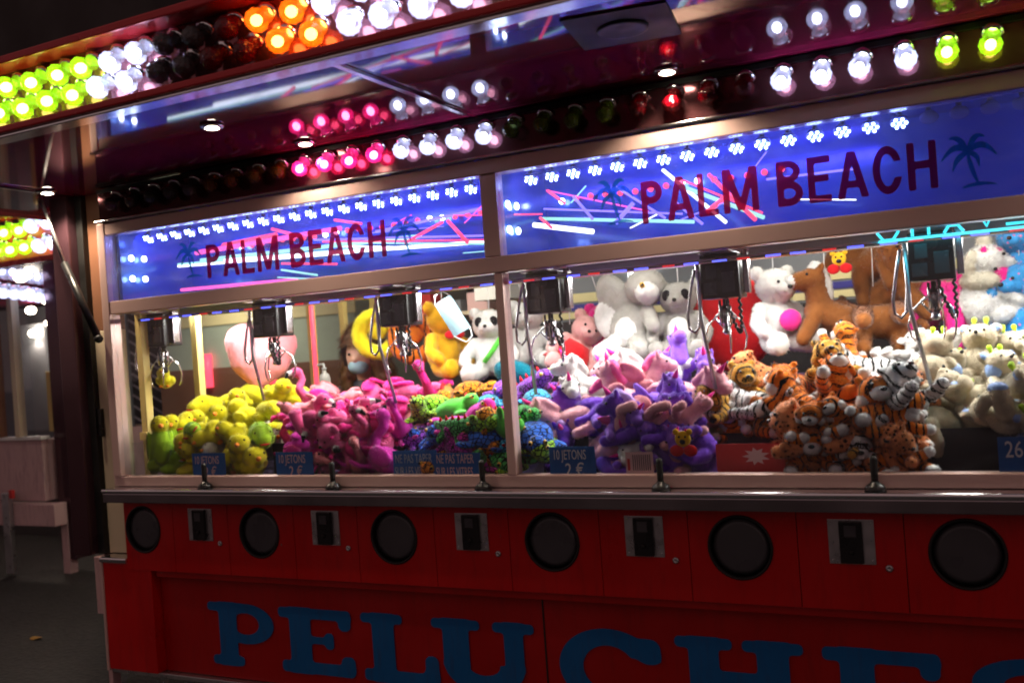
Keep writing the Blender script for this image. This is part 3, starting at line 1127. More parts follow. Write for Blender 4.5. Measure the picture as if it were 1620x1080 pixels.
# left end: canopy leg, cream end board, gas strut ------------------------
bpart('canopy_leg', (-4.15, -4.03, 0.0, 0.17, 0.744, 2.544), 'post_dark', bev=0.006)
bpart('leg_seal', (-4.029, -3.985, 0.05, 0.16, 0.744, 2.544), 'black_rubber')
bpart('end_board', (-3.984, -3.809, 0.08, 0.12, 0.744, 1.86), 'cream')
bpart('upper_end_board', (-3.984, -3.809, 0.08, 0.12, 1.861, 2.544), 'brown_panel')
gs = part('gas_strut', tube(nb(), [(-3.80, -0.055, 1.815), (-3.995, -0.06, 2.20)], 0.018, 12), 'black_plastic')
part('strut_rod', tube(nb(), [(-3.995, -0.06, 2.20), (-4.13, -0.065, 2.545)], 0.008, 10), 'steel', gs)
part('strut_joint', ball(nb(), (-3.80, -0.055, 1.815), 0.022, 2), 'black_rubber', gs)
bpart('latch', (-3.975, -3.955, 0.055, 0.078, 1.33, 1.47), 'black_plastic')

# inside ------------------------------------------------------------------
bpart('cabinet_bed', (-3.72, XR, 0.04, 0.86, 1.03, 1.092), 'bed_felt', bev=0)
bpart('cabinet_back', (-3.72, XR, 0.862, 0.88, 0.71, 1.42), 'inner_dark', bev=0)
bpart('prize_shelf', (-2.66, XR, 0.882, 1.25, 1.385, 1.42), 'bed_felt')
bpart('inner_floor', (-3.72, XR, 0.9, 2.9, 0.705, 0.72), 'inner_dark', bev=0)
for p in PORT[:7]:
    # dark prize chute behind each porthole, with clear plexi sides
    x0, x1 = max(p - 0.15, -3.70), p + 0.17
    ch = part('prize_chute', box(nb(), x0, x1, 0.30, 0.306, 1.093, 1.25), 'inner_dark')
    part('chute_floor', box(nb(), x0, x1, 0.04, 0.299, 1.093, 1.10), 'inner_dark', ch)
    for xs in (x0 - 0.0045, x1 + 0.0005):
        part('chute_pane', box(nb(), xs, xs + 0.004, 0.012, 0.30, 1.101, 1.30), 'plexi', ch)
bpart('light_valance', (-3.72, XR, 0.395, 0.405, 1.922, 1.9545), 'inner_grey', bev=0)  # lip added to hide the bright lamp tubes from view
# overhead rails of the cranes; glowing dashes stand in for LED reflections on the rod
rail = part('crane_rail', tube(nb(), [(-3.71, 0.12, 1.898), (XR, 0.12, 1.898)], 0.009, 10), 'dark_steel')
part('rear_rail', tube(nb(), [(-3.71, 0.60, 1.93), (XR, 0.60, 1.93)], 0.012, 10), 'chrome', rail)
bl = mesh('glint_dash', box(nb(), -0.026, 0.026, -0.003, 0.003, -0.006, 0.0), 'rail_glint_blue')
rd = mesh('glint_dash', box(nb(), -0.022, 0.022, -0.003, 0.003, -0.006, 0.0), 'rail_glint_red')
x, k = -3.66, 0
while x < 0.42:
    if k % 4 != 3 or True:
        link('glint_dash', rd if k % 3 == 1 else bl, rail, T(x, 0.109, 1.897))
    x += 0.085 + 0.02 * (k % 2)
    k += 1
# lamp fittings over every cabinet
for p in PORT[:7]:
    cx = p + 0.17
    lf = part('cabinet_lamp', box(nb(), cx - 0.30, cx + 0.30, 0.42, 0.495, 1.944, 1.9545, 0.003), 'white_paint')
    part('lamp_tube', tube(nb(), [(cx - 0.28, 0.45, 1.950), (cx + 0.28, 0.45, 1.950)], 0.008, 10), 'shelf_lamp', lf)
    area_light('cabinet_light', lf, (cx, 0.51, 1.936), (-20, 0, 0), 0.66, 0.18, 21.5, (1.0, 0.95, 0.86))
    l2 = part('rear_lamp', box(nb(), cx - 0.25, cx + 0.25, 0.70, 0.76, 2.06, 2.085, 0.003), 'white_paint')
    area_light('rear_light', l2, (cx, 0.73, 2.055), (22, 0, 0), 0.5, 0.08, 3.6, (1.0, 0.93, 0.80))
bpart('lamp_bearer', (-3.72, XR, 0.70, 0.76, 2.086, 2.11), 'inner_grey')
hook = part('hook_bar', tube(nb(), [(-3.72, 1.0, 2.055), (XR, 1.0, 2.055)], 0.009, 10), 'chrome')
# inner partition wall opposite, with its stripes
wall = bpart('inner_wall', (-2.75, XR, 2.2, 2.23, 0.72, 2.545), 'inner_grey', bev=0)
bpart('wall_stripe', (-2.75, XR, 2.192, 2.199, 1.875, 1.93), 'stripe_cream', wall, 0)
bpart('wall_stripe', (-2.75, XR, 2.192, 2.199, 1.825, 1.862), 'stripe_blue', wall, 0)
bpart('wall_stripe', (-2.75, XR, 2.192, 2.199, 1.775, 1.815), 'stripe_cream', wall, 0)
bpart('lower_wall_panel', (-2.75, XR, 2.18, 2.199, 0.72, 1.76), 'inner_dark', wall, 0)
bpart('wall_lamp', (-1.86, -1.70, 2.17, 2.199, 1.99, 2.20), 'shelf_lamp', wall)
bpart('shelf_box', (-2.80, -2.55, 1.95, 2.19, 1.93, 2.03), 'white_paint', wall)
bpart('wall_shelf', (-3.70, -2.80, 2.2, 2.5, 1.86, 1.885), 'cream', wall)
for k, (bx0, bw, bh, bmn) in enumerate(((-3.62, .16, .10, 'card_white'), (-3.42, .12, .14, 'card_red'), (-3.25, .18, .08, 'inner_grey'), (-3.02, .15, .12, 'card_pink'))):
    bpart('shelf_carton', (bx0, bx0 + bw, 2.25, 2.42, 1.886, 1.886 + bh), bmn, wall)
bpart('fuse_box', (0.02, 0.30, 2.1, 2.19, 1.55, 1.90), 'inner_dark', wall)
bpart('inner_ceiling', (-3.72, XR, 0.53, 3.0, 2.505, 2.543), 'inner_dark', bev=0)
for yy in (0.53, 1.52, 1.86, 2.22, 0.16):
    bpart('side_post', (-3.765, -3.725, yy - 0.022, yy + 0.022, 0.745, 2.50), 'yellow_post')
bpart('side_sill', (-3.77, -3.722, 0.125, 3.0, 1.30, 1.34), 'yellow_post')
bpart('side_board', (-3.76, -3.735, 0.91, 3.0, 0.745, 1.299), 'red_paint')
nt_ = part('neon_tube', tube(nb(), [(-3.66, 1.42, 1.45), (-3.66, 1.42, 1.97)], 0.014, 10), 'tube_streak_red')
bpart('right_post', (XR, XR + 0.06, -0.02, 3.0, 0.19, 2.544), 'red_paint')
for k in range(2):
    bpart('ceiling_lamp', (-3.5 + 2.4 * k, -2.3 + 2.4 * k, 1.35, 1.65, 2.475, 2.50), 'white_paint', wall)
    area_light('inner_light', wall, (-2.9 + 2.4 * k, 1.5, 2.47), (12, 0, 0), 1.2, 0.3, 32, (1.0, 0.9, 0.72))

# ------------------------------------------------------------------ soft toys
def blob_mesh(name, blobs, mats, voxel=0.0075, smooth=4):
    """one continuous surface grown round ellipsoids ('e',c,r,mat[,rot]) and tapered limbs ('c',[points],[radii],mat)"""
    bm = nb()
    info = []
    for b in blobs:
        if b[0] == 'e':
            _, c, r, mi = b[:4]
            rot = Euler([R(a) for a in b[4]]).to_matrix() if len(b) > 4 else Matrix.Identity(3)
            q = bmesh.ops.create_icosphere(bm, subdivisions=3, radius=1)['verts']
            bmesh.ops.scale(bm, vec=r, verts=q)
            bmesh.ops.rotate(bm, verts=q, matrix=rot)
            bmesh.ops.translate(bm, vec=c, verts=q)
            info.append((Vector(c), Vector(r), rot.inverted(), mi))
        else:
            _, pts, rs, mi = b
            pts = [Vector(p) for p in pts]
            for (p, r), (p2, r2) in zip(list(zip(pts, rs)), list(zip(pts, rs))[1:]):
                n = max(2, int((p2 - p).length / (0.45 * min(r, r2))))
                for k in range(n + 1):
                    t = k / n
                    c, rr = p.lerp(p2, t), r + (r2 - r) * t
                    q = bmesh.ops.create_icosphere(bm, subdivisions=2, radius=rr)['verts']
                    bmesh.ops.translate(bm, vec=c, verts=q)
                    info.append((c, Vector((rr, rr, rr)), None, mi))
    me = bpy.data.meshes.new(name + '_raw')
    bm.to_mesh(me)
    bm.free()
    o = bpy.data.objects.new(name, me)
    C.objects.link(o)
    md = o.modifiers.new('r', 'REMESH')
    md.mode = 'VOXEL'
    md.voxel_size = voxel
    ms = o.modifiers.new('s', 'SMOOTH')
    ms.factor = 0.5
    ms.iterations = smooth
    dg = bpy.context.evaluated_depsgraph_get()
    out = bpy.data.meshes.new_from_object(o.evaluated_get(dg))
    bpy.data.objects.remove(o)
    bpy.data.meshes.remove(me)
    out.name = name
    out.materials.clear()
    for m in mats:
        out.materials.append(M[m])
    idx = []
    if len(mats) > 1:
        for f in out.polygons:
            best, bi = 1e9, 0
            for c, r, ri, mi in info:
                d = f.center - c
                if ri is not None:
                    d = ri @ d
                q = (d.x / r.x) ** 2 + (d.y / r.y) ** 2 + (d.z / r.z) ** 2
                q = (math.sqrt(q) - 1) * min(r)
                if q < best:
                    best, bi = q, mi
            idx.append(bi)
        out.polygons.foreach_set('material_index', idx)
    out.polygons.foreach_set('use_smooth', [True] * len(out.polygons))
    return out


SP = {}


def ballm(key, r, m, sub=2):
    if (key, m) not in SP:
        SP[key, m] = mesh(key, ball(nb(), (0, 0, 0), r, sub), m)
    return SP[key, m]


def eye(r=0.007):
    return ballm('eye', (r, r, r), 'eye_black')


import numpy as np


def fur_mesh(name, body, n=9000, ln=0.0095, seed=1, grav=0.25, spread=0.55):
    """short pile: thin blades standing off the body surface, shaded with its normals"""
    rg = np.random.default_rng(seed)
    body.calc_loop_triangles()
    nv = len(body.vertices)
    co = np.empty(nv * 3); body.vertices.foreach_get('co', co); co = co.reshape(-1, 3)
    no = np.empty(nv * 3); body.vertices.foreach_get('normal', no); no = no.reshape(-1, 3)
    nt_ = len(body.loop_triangles)
    tv = np.empty(nt_ * 3, dtype=np.int32); body.loop_triangles.foreach_get('vertices', tv); tv = tv.reshape(-1, 3)
    tp = np.empty(nt_, dtype=np.int32); body.loop_triangles.foreach_get('polygon_index', tp)
    mi = np.empty(len(body.polygons), dtype=np.int32); body.polygons.foreach_get('material_index', mi)
    a, b, c = co[tv[:, 0]], co[tv[:, 1]], co[tv[:, 2]]
    ar = np.linalg.norm(np.cross(b - a, c - a), axis=1)
    pick = rg.choice(nt_, n, p=ar / ar.sum())
    u, v = rg.random(n), rg.random(n)
    fl = u + v > 1
    u[fl], v[fl] = 1 - u[fl], 1 - v[fl]
    p = a[pick] + (b - a)[pick] * u[:, None] + (c - a)[pick] * v[:, None]
    nn = no[tv[pick]].mean(axis=1)
    nn /= np.linalg.norm(nn, axis=1)[:, None] + 1e-9
    tg = rg.normal(0, spread, (n, 3)) + np.array([0.25, 0, -grav])
    tg -= nn * (tg * nn).sum(1)[:, None]
    tg /= np.linalg.norm(tg, axis=1)[:, None] + 1e-9
    d = nn * rg.uniform(0.35, 1.5, n)[:, None] + tg
    d /= np.linalg.norm(d, axis=1)[:, None]
    s = np.cross(d, nn)
    s /= np.linalg.norm(s, axis=1)[:, None] + 1e-9
    L_ = ln * rg.uniform(0.6, 1.25, n)[:, None]
    w_ = 0.0011 + ln * 0.05
    vs = np.stack([p - nn * 0.001 - s * w_, p - nn * 0.001 + s * w_, p + d * L_], 1).reshape(-1, 3)
    me = bpy.data.meshes.new(name)
    me.from_pydata(vs.tolist(), [], np.arange(n * 3).reshape(-1, 3).tolist())
    for m in body.materials:
        me.materials.append(m)
    me.polygons.foreach_set('material_index', mi[tp[pick]])
    me.polygons.foreach_set('use_smooth', [True] * n)
    fn = nn + rg.normal(0, 0.26, (n, 3))
    fn /= np.linalg.norm(fn, axis=1)[:, None]
    me.normals_split_custom_set_from_vertices(np.repeat(fn, 3, axis=0).tolist())
    return me


tag_me = mesh('care_tag', box(nb(), -0.009, 0.009, -0.0008, 0.0008, -0.034, 0.0), 'card_white')


class Toy:
    tagged = False
    def __init__(s, name, cat, blobs, mats, extras=(), voxel=0.0075, smooth=4, fur=(9500, 0.0095)):
        s.name, s.cat = name, cat
        s.body = blob_mesh(name + '_body', blobs, mats, voxel, smooth)
        s.extras = list(extras)
        s.fur = fur_mesh(name + '_fur', s.body, fur[0], fur[1])

    def recolour(s, mats, extras=None):
        t = Toy.__new__(Toy)
        t.name, t.cat = s.name, s.cat
        t.body = s.body.copy()
        t.body.materials.clear()
        for m in mats:
            t.body.materials.append(M[m])
        t.fur = s.fur.copy()
        t.fur.materials.clear()
        for m in mats:
            t.fur.materials.append(M[m])
        t.extras = s.extras if extras is None else list(extras)
        return t

    def put(s, label, group, loc, rot=(0, 0, 0), sc_=1.0, keep=True, describe=None):
        mw = pose(loc, rot, sc_)
        if keep:            # rest inside the cabinet: clear of the front glass, the bed and the end glass
            cs = [mw @ v.co for v in list(s.body.vertices)[::7]]
            dy = max(0.0, 0.020 - min(c.y for c in cs))
            dz = max(0.0, 1.094 - min(c.z for c in cs))
            dx = max(0.0, -3.715 - min(c.x for c in cs))
            mw = T(dx, dy, dz) @ mw
        if describe:
            fwd, up = (mw.to_3x3() @ Vector(describe)).normalized(), (mw.to_3x3() @ Vector((0, 0, 1))).normalized()
            lie = 'upside down' if up.z < -0.35 else 'lying on its side' if up.z < 0.55 else 'facing the glass' if fwd.y < -0.6 else 'facing away' if fwd.y > 0.6 else 'turned to the end post' if fwd.x < 0 else 'turned from the end post'
            c_ = mw.translation
            dep = 'against the glass' if c_.y < 0.24 else 'at the heap back' if c_.y > 0.56 else 'atop the heap' if c_.z > 1.36 else 'deep in the heap'
            label = label + ', ' + lie + ', ' + dep
        root = thing(s.name, label, s.cat, mw, group)
        b = bpy.data.objects.new('body', s.body)
        C.objects.link(b)
        b.parent = root
        ex = [('fur', s.fur, Matrix.Identity(4))] + s.extras
        if s.tagged:
            ex.append(('care_tag', tag_me, pose((-0.10, -0.072, 0.0), (random.uniform(-40, 40), 0, random.uniform(0, 180)))))
        for n, me, m in ex:
            e = bpy.data.objects.new(n, me)
            C.objects.link(e)
            e.parent = root
            e.matrix_basis = m
            if n == 'fur':
                e['kind'] = 'stuff'
        return root


# fabrics
for n, c in dict(yellow=(0.90, 0.76, 0.02), lime=(0.42, 0.66, 0.03), pink=(0.90, 0.14, 0.36), hotpink=(0.88, 0.03, 0.30), salmon=(0.88, 0.30, 0.34), palepink=(0.88, 0.42, 0.48),
                 magenta=(0.68, 0.04, 0.44), purple=(0.17, 0.055, 0.55), violet=(0.30, 0.13, 0.70), lilac=(0.55, 0.36, 0.80), white=(0.80, 0.78, 0.76), cream=(0.72, 0.66, 0.54),
                 beige=(0.58, 0.49, 0.35), babyblue=(0.36, 0.50, 0.85), green=(0.10, 0.55, 0.06), red=(0.62, 0.015, 0.02), black=(0.010, 0.010, 0.012), grey=(0.40, 0.38, 0.35),
                 darkgrey=(0.16, 0.15, 0.14), brown=(0.27, 0.095, 0.025), darkbrown=(0.10, 0.045, 0.02), gold=(0.85, 0.47, 0.02), tan=(0.50, 0.28, 0.09), orange=(0.85, 0.25, 0.02),
                 blue=(0.03, 0.22, 0.75), sky=(0.10, 0.42, 0.80), teal=(0.01, 0.25, 0.35), rose=(0.72, 0.38, 0.36), blond=(0.62, 0.36, 0.09)).items():
    plush('f_' + n, c)
plush('f_tiger', (0.80, 0.21, 0.015), 'stripe', scale=9)
plush('f_goldtiger', (0.55, 0.28, 0.04), 'stripe', scale=9)
plush('f_whitetiger', (0.78, 0.76, 0.76), 'stripe', scale=9)
plush('f_leopard', (0.72, 0.26, 0.10), 'spot', (0.05, 0.02, 0.01), 42)
for n, c in dict(orange=(0.90, 0.28, 0.02), lime=(0.38, 0.75, 0.05), blue=(0.05, 0.20, 0.85), sky=(0.06, 0.45, 0.75), magenta=(0.65, 0.04, 0.42), green=(0.10, 0.55, 0.12), purple=(0.32, 0.08, 0.6)).items():
    plush('c_' + n, c, 'cell', (0.008, 0.008, 0.012), 38)
plush('f_bluedot', (0.05, 0.32, 0.70), 'dots', (0.75, 0.2, 0.4), 34)

EY = eye()


def two(n, me, x, y, z):
    return [(n, me, T(x, -y, z)), (n, me, T(x, y, z))]


# --- chick: plump bird, head +X
beak_me = mesh('beak', lathe(nb(), [(0.016, 0), (0.012, 0.014), (0.003, 0.030)], 12), 'f_orange')
BK = Matrix.Rotation(R(90), 4, 'Y')
foot_me = mesh('foot', ball(nb(), (0, 0, 0), (0.026, 0.018, 0.009), 2), 'f_orange')
chick = Toy('plush_chick', 'soft toy', [('e', (0, 0, 0), (0.10, 0.075, 0.07), 0), ('e', (0.085, 0, 0.055), (0.062, 0.06, 0.056), 0), ('e', (-0.10, 0, 0.03), (0.05, 0.03, 0.02), 0, (0, 30, 0)),
                                         ('e', (-0.01, -0.075, 0.01), (0.055, 0.016, 0.035), 0), ('e', (-0.01, 0.075, 0.01), (0.055, 0.016, 0.035), 0)], ['f_yellow'],
            [('beak', beak_me, T(0.138, 0, 0.052) @ BK)] + two('eye', eye(0.009), 0.125, 0.036, 0.075) + two('foot', foot_me, 0.04, 0.035, -0.070))
# --- long duck-like toy: elongated soft body with a rounded snout
longy = Toy('plush_duckling', 'soft toy', [('c', [(-0.13, 0, -0.01), (-0.03, 0, 0.02), (0.07, 0, 0.025), (0.14, 0, 0.0)], [0.040, 0.062, 0.066, 0.048], 0),
                                            ('e', (0.0, -0.065, -0.02), (0.06, 0.022, 0.028), 0, (0, 0, 15)), ('e', (0.0, 0.065, -0.02), (0.06, 0.022, 0.028), 0, (0, 0, -15))], ['f_yellow'],
            two('eye', eye(0.011), 0.115, 0.042, 0.045) + [('mouth', ballm('mouth', (0.018, 0.03, 0.007), 'f_red'), T(0.176, 0, -0.012))])
parrot = Toy('plush_bird', 'soft toy', [('e', (0, 0, 0), (0.06, 0.055, 0.11), 0), ('e', (0.0, 0, 0.12), (0.052, 0.05, 0.05), 1), ('e', (-0.02, -0.06, 0.0), (0.03, 0.014, 0.085), 0), ('e', (-0.02, 0.06, 0), (0.03, 0.014, 0.085), 0)],
             ['f_lime', 'f_yellow'], [('beak', beak_me, T(0.045, 0, 0.118) @ BK)] + two('eye', eye(0.009), 0.034, 0.032, 0.135))
# --- flamingo
flam = Toy('plush_flamingo', 'soft toy', [('e', (-0.02, 0, 0), (0.095, 0.068, 0.062), 0), ('c', [(0.05, 0, 0.01), (0.10, 0, 0.06), (0.085, 0, 0.13), (0.11, 0, 0.165)], [0.032, 0.025, 0.022, 0.026], 0),
                                           ('e', (0.125, 0, 0.172), (0.040, 0.034, 0.032), 0), ('c', [(0.15, 0, 0.168), (0.178, 0, 0.155)], [0.017, 0.015], 1), ('c', [(0.186, 0, 0.148), (0.194, 0, 0.120)], [0.014, 0.009], 2),
                                           ('e', (-0.03, -0.06, 0.015), (0.075, 0.02, 0.045), 3), ('e', (-0.03, 0.06, 0.015), (0.075, 0.02, 0.045), 3), ('e', (-0.115, 0, 0.02), (0.04, 0.03, 0.025), 3),
                                           ('c', [(0.0, -0.03, -0.05), (0.06, -0.05, -0.09), (0.11, -0.05, -0.10)], [0.013, 0.011, 0.012], 0), ('c', [(0.0, 0.03, -0.05), (0.07, 0.04, -0.085), (0.12, 0.05, -0.09)], [0.013, 0.011, 0.012], 0)],
           ['f_pink', 'f_white', 'f_black', 'f_hotpink'], two('eye', eye(0.007), 0.145, 0.026, 0.183), voxel=0.0065)
FL = [flam, flam.recolour(['f_hotpink', 'f_white', 'f_black', 'f_magenta']), flam.recolour(['f_salmon', 'f_cream', 'f_black', 'f_pink']), flam.recolour(['f_magenta', 'f_lilac', 'f_black', 'f_hotpink'])]
# --- turtle: domed shell, head, flippers
turt = Toy('plush_turtle', 'soft toy', [('e', (0, 0, 0.0), (0.105, 0.085, 0.06), 0), ('e', (0.125, 0, 0.012), (0.048, 0.044, 0.042), 1), ('e', (0.07, -0.095, -0.025), (0.055, 0.032, 0.016), 1, (0, 0, -40)), ('e', (0.07, 0.095, -0.025), (0.055, 0.032, 0.016), 1, (0, 0, 40)),
                                         ('e', (-0.075, -0.08, -0.025), (0.04, 0.026, 0.014), 1, (0, 0, 40)), ('e', (-0.075, 0.08, -0.025), (0.04, 0.026, 0.014), 1, (0, 0, -40)), ('e', (-0.11, 0, -0.02), (0.03, 0.014, 0.012), 1)],
           ['c_orange', 'c_orange'], two('eye', ballm('eye', (0.012, 0.010, 0.012), 'eye_gold'), 0.148, 0.032, 0.032) + two('pupil', eye(0.006), 0.158, 0.036, 0.034), fur=(7000, 0.0045))
# --- spiky lizard / dragon
spike = mesh('spike', lathe(nb(), [(0.013, 0), (0.007, 0.018), (0.001, 0.034)], 8), 'f_red')
liz = Toy('plush_dragon', 'soft toy', [('c', [(-0.20, 0.03, -0.02), (-0.11, 0.0, -0.01), (0, 0, 0), (0.08, 0, 0.02)], [0.012, 0.032, 0.058, 0.05], 0), ('e', (0.125, 0, 0.045), (0.06, 0.046, 0.04), 0), ('c', [(0.05, -0.04, -0.02), (0.09, -0.09, -0.04)], [0.024, 0.02], 0),
                                        ('c', [(0.05, 0.04, -0.02), (0.09, 0.09, -0.04)], [0.024, 0.02], 0), ('c', [(-0.06, -0.04, -0.02), (-0.05, -0.10, -0.04)], [0.024, 0.02], 0), ('c', [(-0.06, 0.04, -0.02), (-0.05, 0.10, -0.04)], [0.024, 0.02], 0)],
          ['c_lime'], two('eye', ballm('eye', (0.012, 0.010, 0.012), 'eye_gold'), 0.145, 0.034, 0.066) + [('spike', spike, T(x, 0, z)) for x, z in ((0.10, 0.075), (0.05, 0.06), (0, 0.05), (-0.05, 0.04), (-0.10, 0.02))], fur=(7000, 0.0045))
TC = {}
for n in ('orange', 'lime', 'blue', 'sky', 'magenta', 'green', 'purple'):
    TC['t' + n] = turt.recolour(['c_' + n, 'c_' + {'orange': 'orange', 'lime': 'green', 'blue': 'sky', 'sky': 'lime', 'magenta': 'purple', 'green': 'lime', 'purple': 'magenta'}[n]])
    TC['d' + n] = liz.recolour(['c_' + n])
plainturt = turt.recolour(['f_magenta', 'f_purple'])
greenturt = turt.recolour(['f_green', 'c_lime'])
# --- unicorn lying, head +X
horn_me = mesh('horn', lathe(nb(), [(0.016, 0), (0.010, 0.03), (0.001, 0.062)], 10), 'f_hotpink')
horn_dark = mesh('horn', lathe(nb(), [(0.016, 0), (0.010, 0.03), (0.001, 0.062)], 10), 'f_purple')
HR = Matrix.Rotation(R(35), 4, 'Y')
UNI = [('e', (-0.04, 0, 0), (0.125, 0.07, 0.066), 0), ('c', [(0.06, 0, 0.01), (0.11, 0, 0.07)], [0.056, 0.048], 0), ('e', (0.135, 0, 0.105), (0.058, 0.052, 0.050), 0), ('e', (0.19, 0, 0.082), (0.040, 0.036, 0.032), 1),
       ('c', [(0.04, -0.05, -0.025), (0.10, -0.10, -0.05), (0.17, -0.11, -0.055)], [0.032, 0.027, 0.028], 0), ('c', [(0.04, 0.05, -0.025), (0.11, 0.09, -0.05), (0.17, 0.09, -0.055)], [0.032, 0.027, 0.028], 0),
       ('c', [(-0.12, -0.05, -0.02), (-0.10, -0.11, -0.05), (-0.02, -0.13, -0.055)], [0.040, 0.030, 0.028], 0), ('c', [(-0.12, 0.05, -0.02), (-0.10, 0.11, -0.05), (-0.03, 0.13, -0.055)], [0.040, 0.030, 0.028], 0),
       ('c', [(-0.16, 0, 0.02), (-0.22, -0.02, 0.01), (-0.27, -0.05, -0.03)], [0.020, 0.030, 0.016], 2), ('c', [(0.12, 0, 0.155), (0.08, 0, 0.13), (0.04, -0.02, 0.085)], [0.022, 0.026, 0.022], 2),
       ('e', (0.115, -0.04, 0.152), (0.012, 0.010, 0.026), 0), ('e', (0.115, 0.04, 0.152), (0.012, 0.010, 0.026), 0)]
eyeb = ballm('eye', (0.012, 0.007, 0.014), 'eye_black')
UX_ = [('horn', horn_me, T(0.155, 0, 0.145) @ HR)] + two('eye', eyeb, 0.165, 0.044, 0.112)
WING = [('e', (-0.03, -0.085, 0.07), (0.085, 0.016, 0.036), 3, (30, 35, 12)), ('e', (-0.03, 0.085, 0.07), (0.085, 0.016, 0.036), 3, (-30, 35, -12)), ('e', (-0.06, -0.085, 0.045), (0.07, 0.014, 0.026), 3, (30, 15, 12))]
uni = Toy('plush_unicorn', 'soft toy', UNI, ['f_purple', 'f_purple', 'f_lilac'], UX_)
peg = Toy('plush_winged_unicorn', 'soft toy', UNI + WING, ['f_palepink', 'f_palepink', 'f_pink', 'f_salmon'], UX_)
UN = {'purple': uni, 'violet': uni.recolour(['f_violet', 'f_lilac', 'f_pink']), 'pink': uni.recolour(['f_palepink', 'f_salmon', 'f_pink']), 'white': uni.recolour(['f_white', 'f_white', 'f_palepink']),
      'pegpink': peg, 'pegpurple': peg.recolour(['f_violet', 'f_violet', 'f_hotpink', 'f_pink'])}
# --- tiger lying, head +X
TIG = [('e', (-0.03, 0, 0), (0.115, 0.068, 0.060), 0), ('e', (0.06, 0, 0.015), (0.062, 0.062, 0.060), 0), ('e', (0.125, 0, 0.065), (0.060, 0.066, 0.056), 0), ('e', (0.175, 0, 0.046), (0.030, 0.040, 0.026), 1),
       ('e', (0.12, -0.055, 0.03), (0.03, 0.022, 0.026), 1), ('e', (0.12, 0.055, 0.03), (0.03, 0.022, 0.026), 1), ('e', (0.105, -0.048, 0.115), (0.012, 0.020, 0.020), 0), ('e', (0.105, 0.048, 0.115), (0.012, 0.020, 0.020), 0),
       ('c', [(0.06, -0.05, -0.02), (0.12, -0.085, -0.045), (0.155, -0.09, -0.05)], [0.036, 0.029, 0.028], 0), ('c', [(0.06, 0.05, -0.02), (0.12, 0.085, -0.045), (0.155, 0.09, -0.05)], [0.036, 0.029, 0.028], 0),
       ('e', (0.185, -0.09, -0.05), (0.030, 0.030, 0.026), 1), ('e', (0.185, 0.09, -0.05), (0.030, 0.030, 0.026), 1),
       ('c', [(-0.10, -0.05, -0.015), (-0.08, -0.10, -0.045), (-0.02, -0.115, -0.05)], [0.042, 0.032, 0.030], 0), ('c', [(-0.10, 0.05, -0.015), (-0.08, 0.10, -0.045), (-0.02, 0.115, -0.05)], [0.042, 0.032, 0.030], 0),
       ('e', (0.005, -0.115, -0.05), (0.030, 0.028, 0.026), 1), ('e', (0.005, 0.115, -0.05), (0.030, 0.028, 0.026), 1), ('c', [(-0.14, 0, 0.0), (-0.20, 0.02, 0.02), (-0.24, 0.05, 0.06)], [0.018, 0.015, 0.014], 0)]
nose_me = ballm('nose', (0.010, 0.014, 0.009), 'eye_black')
TX = two('eye', ballm('eye', (0.008, 0.011, 0.012), 'eye_black'), 0.178, 0.030, 0.082) + [('nose', nose_me, T(0.203, 0, 0.058))]
tig = Toy('plush_tiger', 'soft toy', TIG, ['f_tiger', 'f_white'], TX)
TG = {'tiger': tig, 'gold': tig.recolour(['f_goldtiger', 'f_cream']), 'whitetiger': tig.recolour(['f_whitetiger', 'f_white']), 'leopard': tig.recolour(['f_leopard', 'f_salmon'])}
TG['leopard'].name = 'plush_leopard'
# --- seated bear: face -Y; local origin at the belly
SIT = [('e', (0, 0, 0), (0.085, 0.075, 0.10), 0), ('e', (0, -0.015, 0.15), (0.082, 0.074, 0.072), 0), ('e', (0, -0.08, 0.135), (0.036, 0.030, 0.028), 1), ('e', (-0.072, 0.005, 0.205), (0.032, 0.016, 0.032), 0), ('e', (0.072, 0.005, 0.205), (0.032, 0.016, 0.032), 0),
       ('c', [(-0.075, -0.01, 0.06), (-0.12, -0.05, 0.0), (-0.115, -0.09, -0.03)], [0.032, 0.030, 0.030], 2), ('c', [(0.075, -0.01, 0.06), (0.12, -0.05, 0.0), (0.115, -0.09, -0.03)], [0.032, 0.030, 0.030], 2),
       ('c', [(-0.05, -0.03, -0.07), (-0.085, -0.12, -0.085)], [0.045, 0.040], 3), ('c', [(0.05, -0.03, -0.07), (0.085, -0.12, -0.085)], [0.045, 0.040], 3),
       ('e', (-0.088, -0.145, -0.078), (0.040, 0.022, 0.046), 4), ('e', (0.088, -0.145, -0.078), (0.040, 0.022, 0.046), 4), ('e', (-0.072, -0.014, 0.205), (0.019, 0.008, 0.019), 4), ('e', (0.072, -0.014, 0.205), (0.019, 0.008, 0.019), 4)]
SX = [('eye', eye(0.008), T(-0.032, -0.082, 0.165)), ('eye', eye(0.008), T(0.032, -0.082, 0.165)), ('nose', ballm('nose', (0.012, 0.008, 0.009), 'eye_black'), T(0, -0.110, 0.142))]
hornb = mesh('horn', lathe(nb(), [(0.010, 0), (0.009, 0.022), (0.014, 0.032), (0.013, 0.046), (0.004, 0.052)], 12), 'f_lime')
bear = Toy('plush_bear', 'soft toy', SIT, ['f_beige', 'f_beige', 'f_beige', 'f_beige', 'f_babyblue'], SX + [('horn', hornb, T(-0.028, -0.01, 0.214)), ('horn', hornb, T(0.028, -0.01, 0.214))])
bear2 = bear.recolour(['f_beige', 'f_cream', 'f_beige', 'f_beige', 'f_lime'])
goldbear = bear.recolour(['f_gold', 'f_gold', 'f_gold', 'f_gold', 'f_gold'], SX)
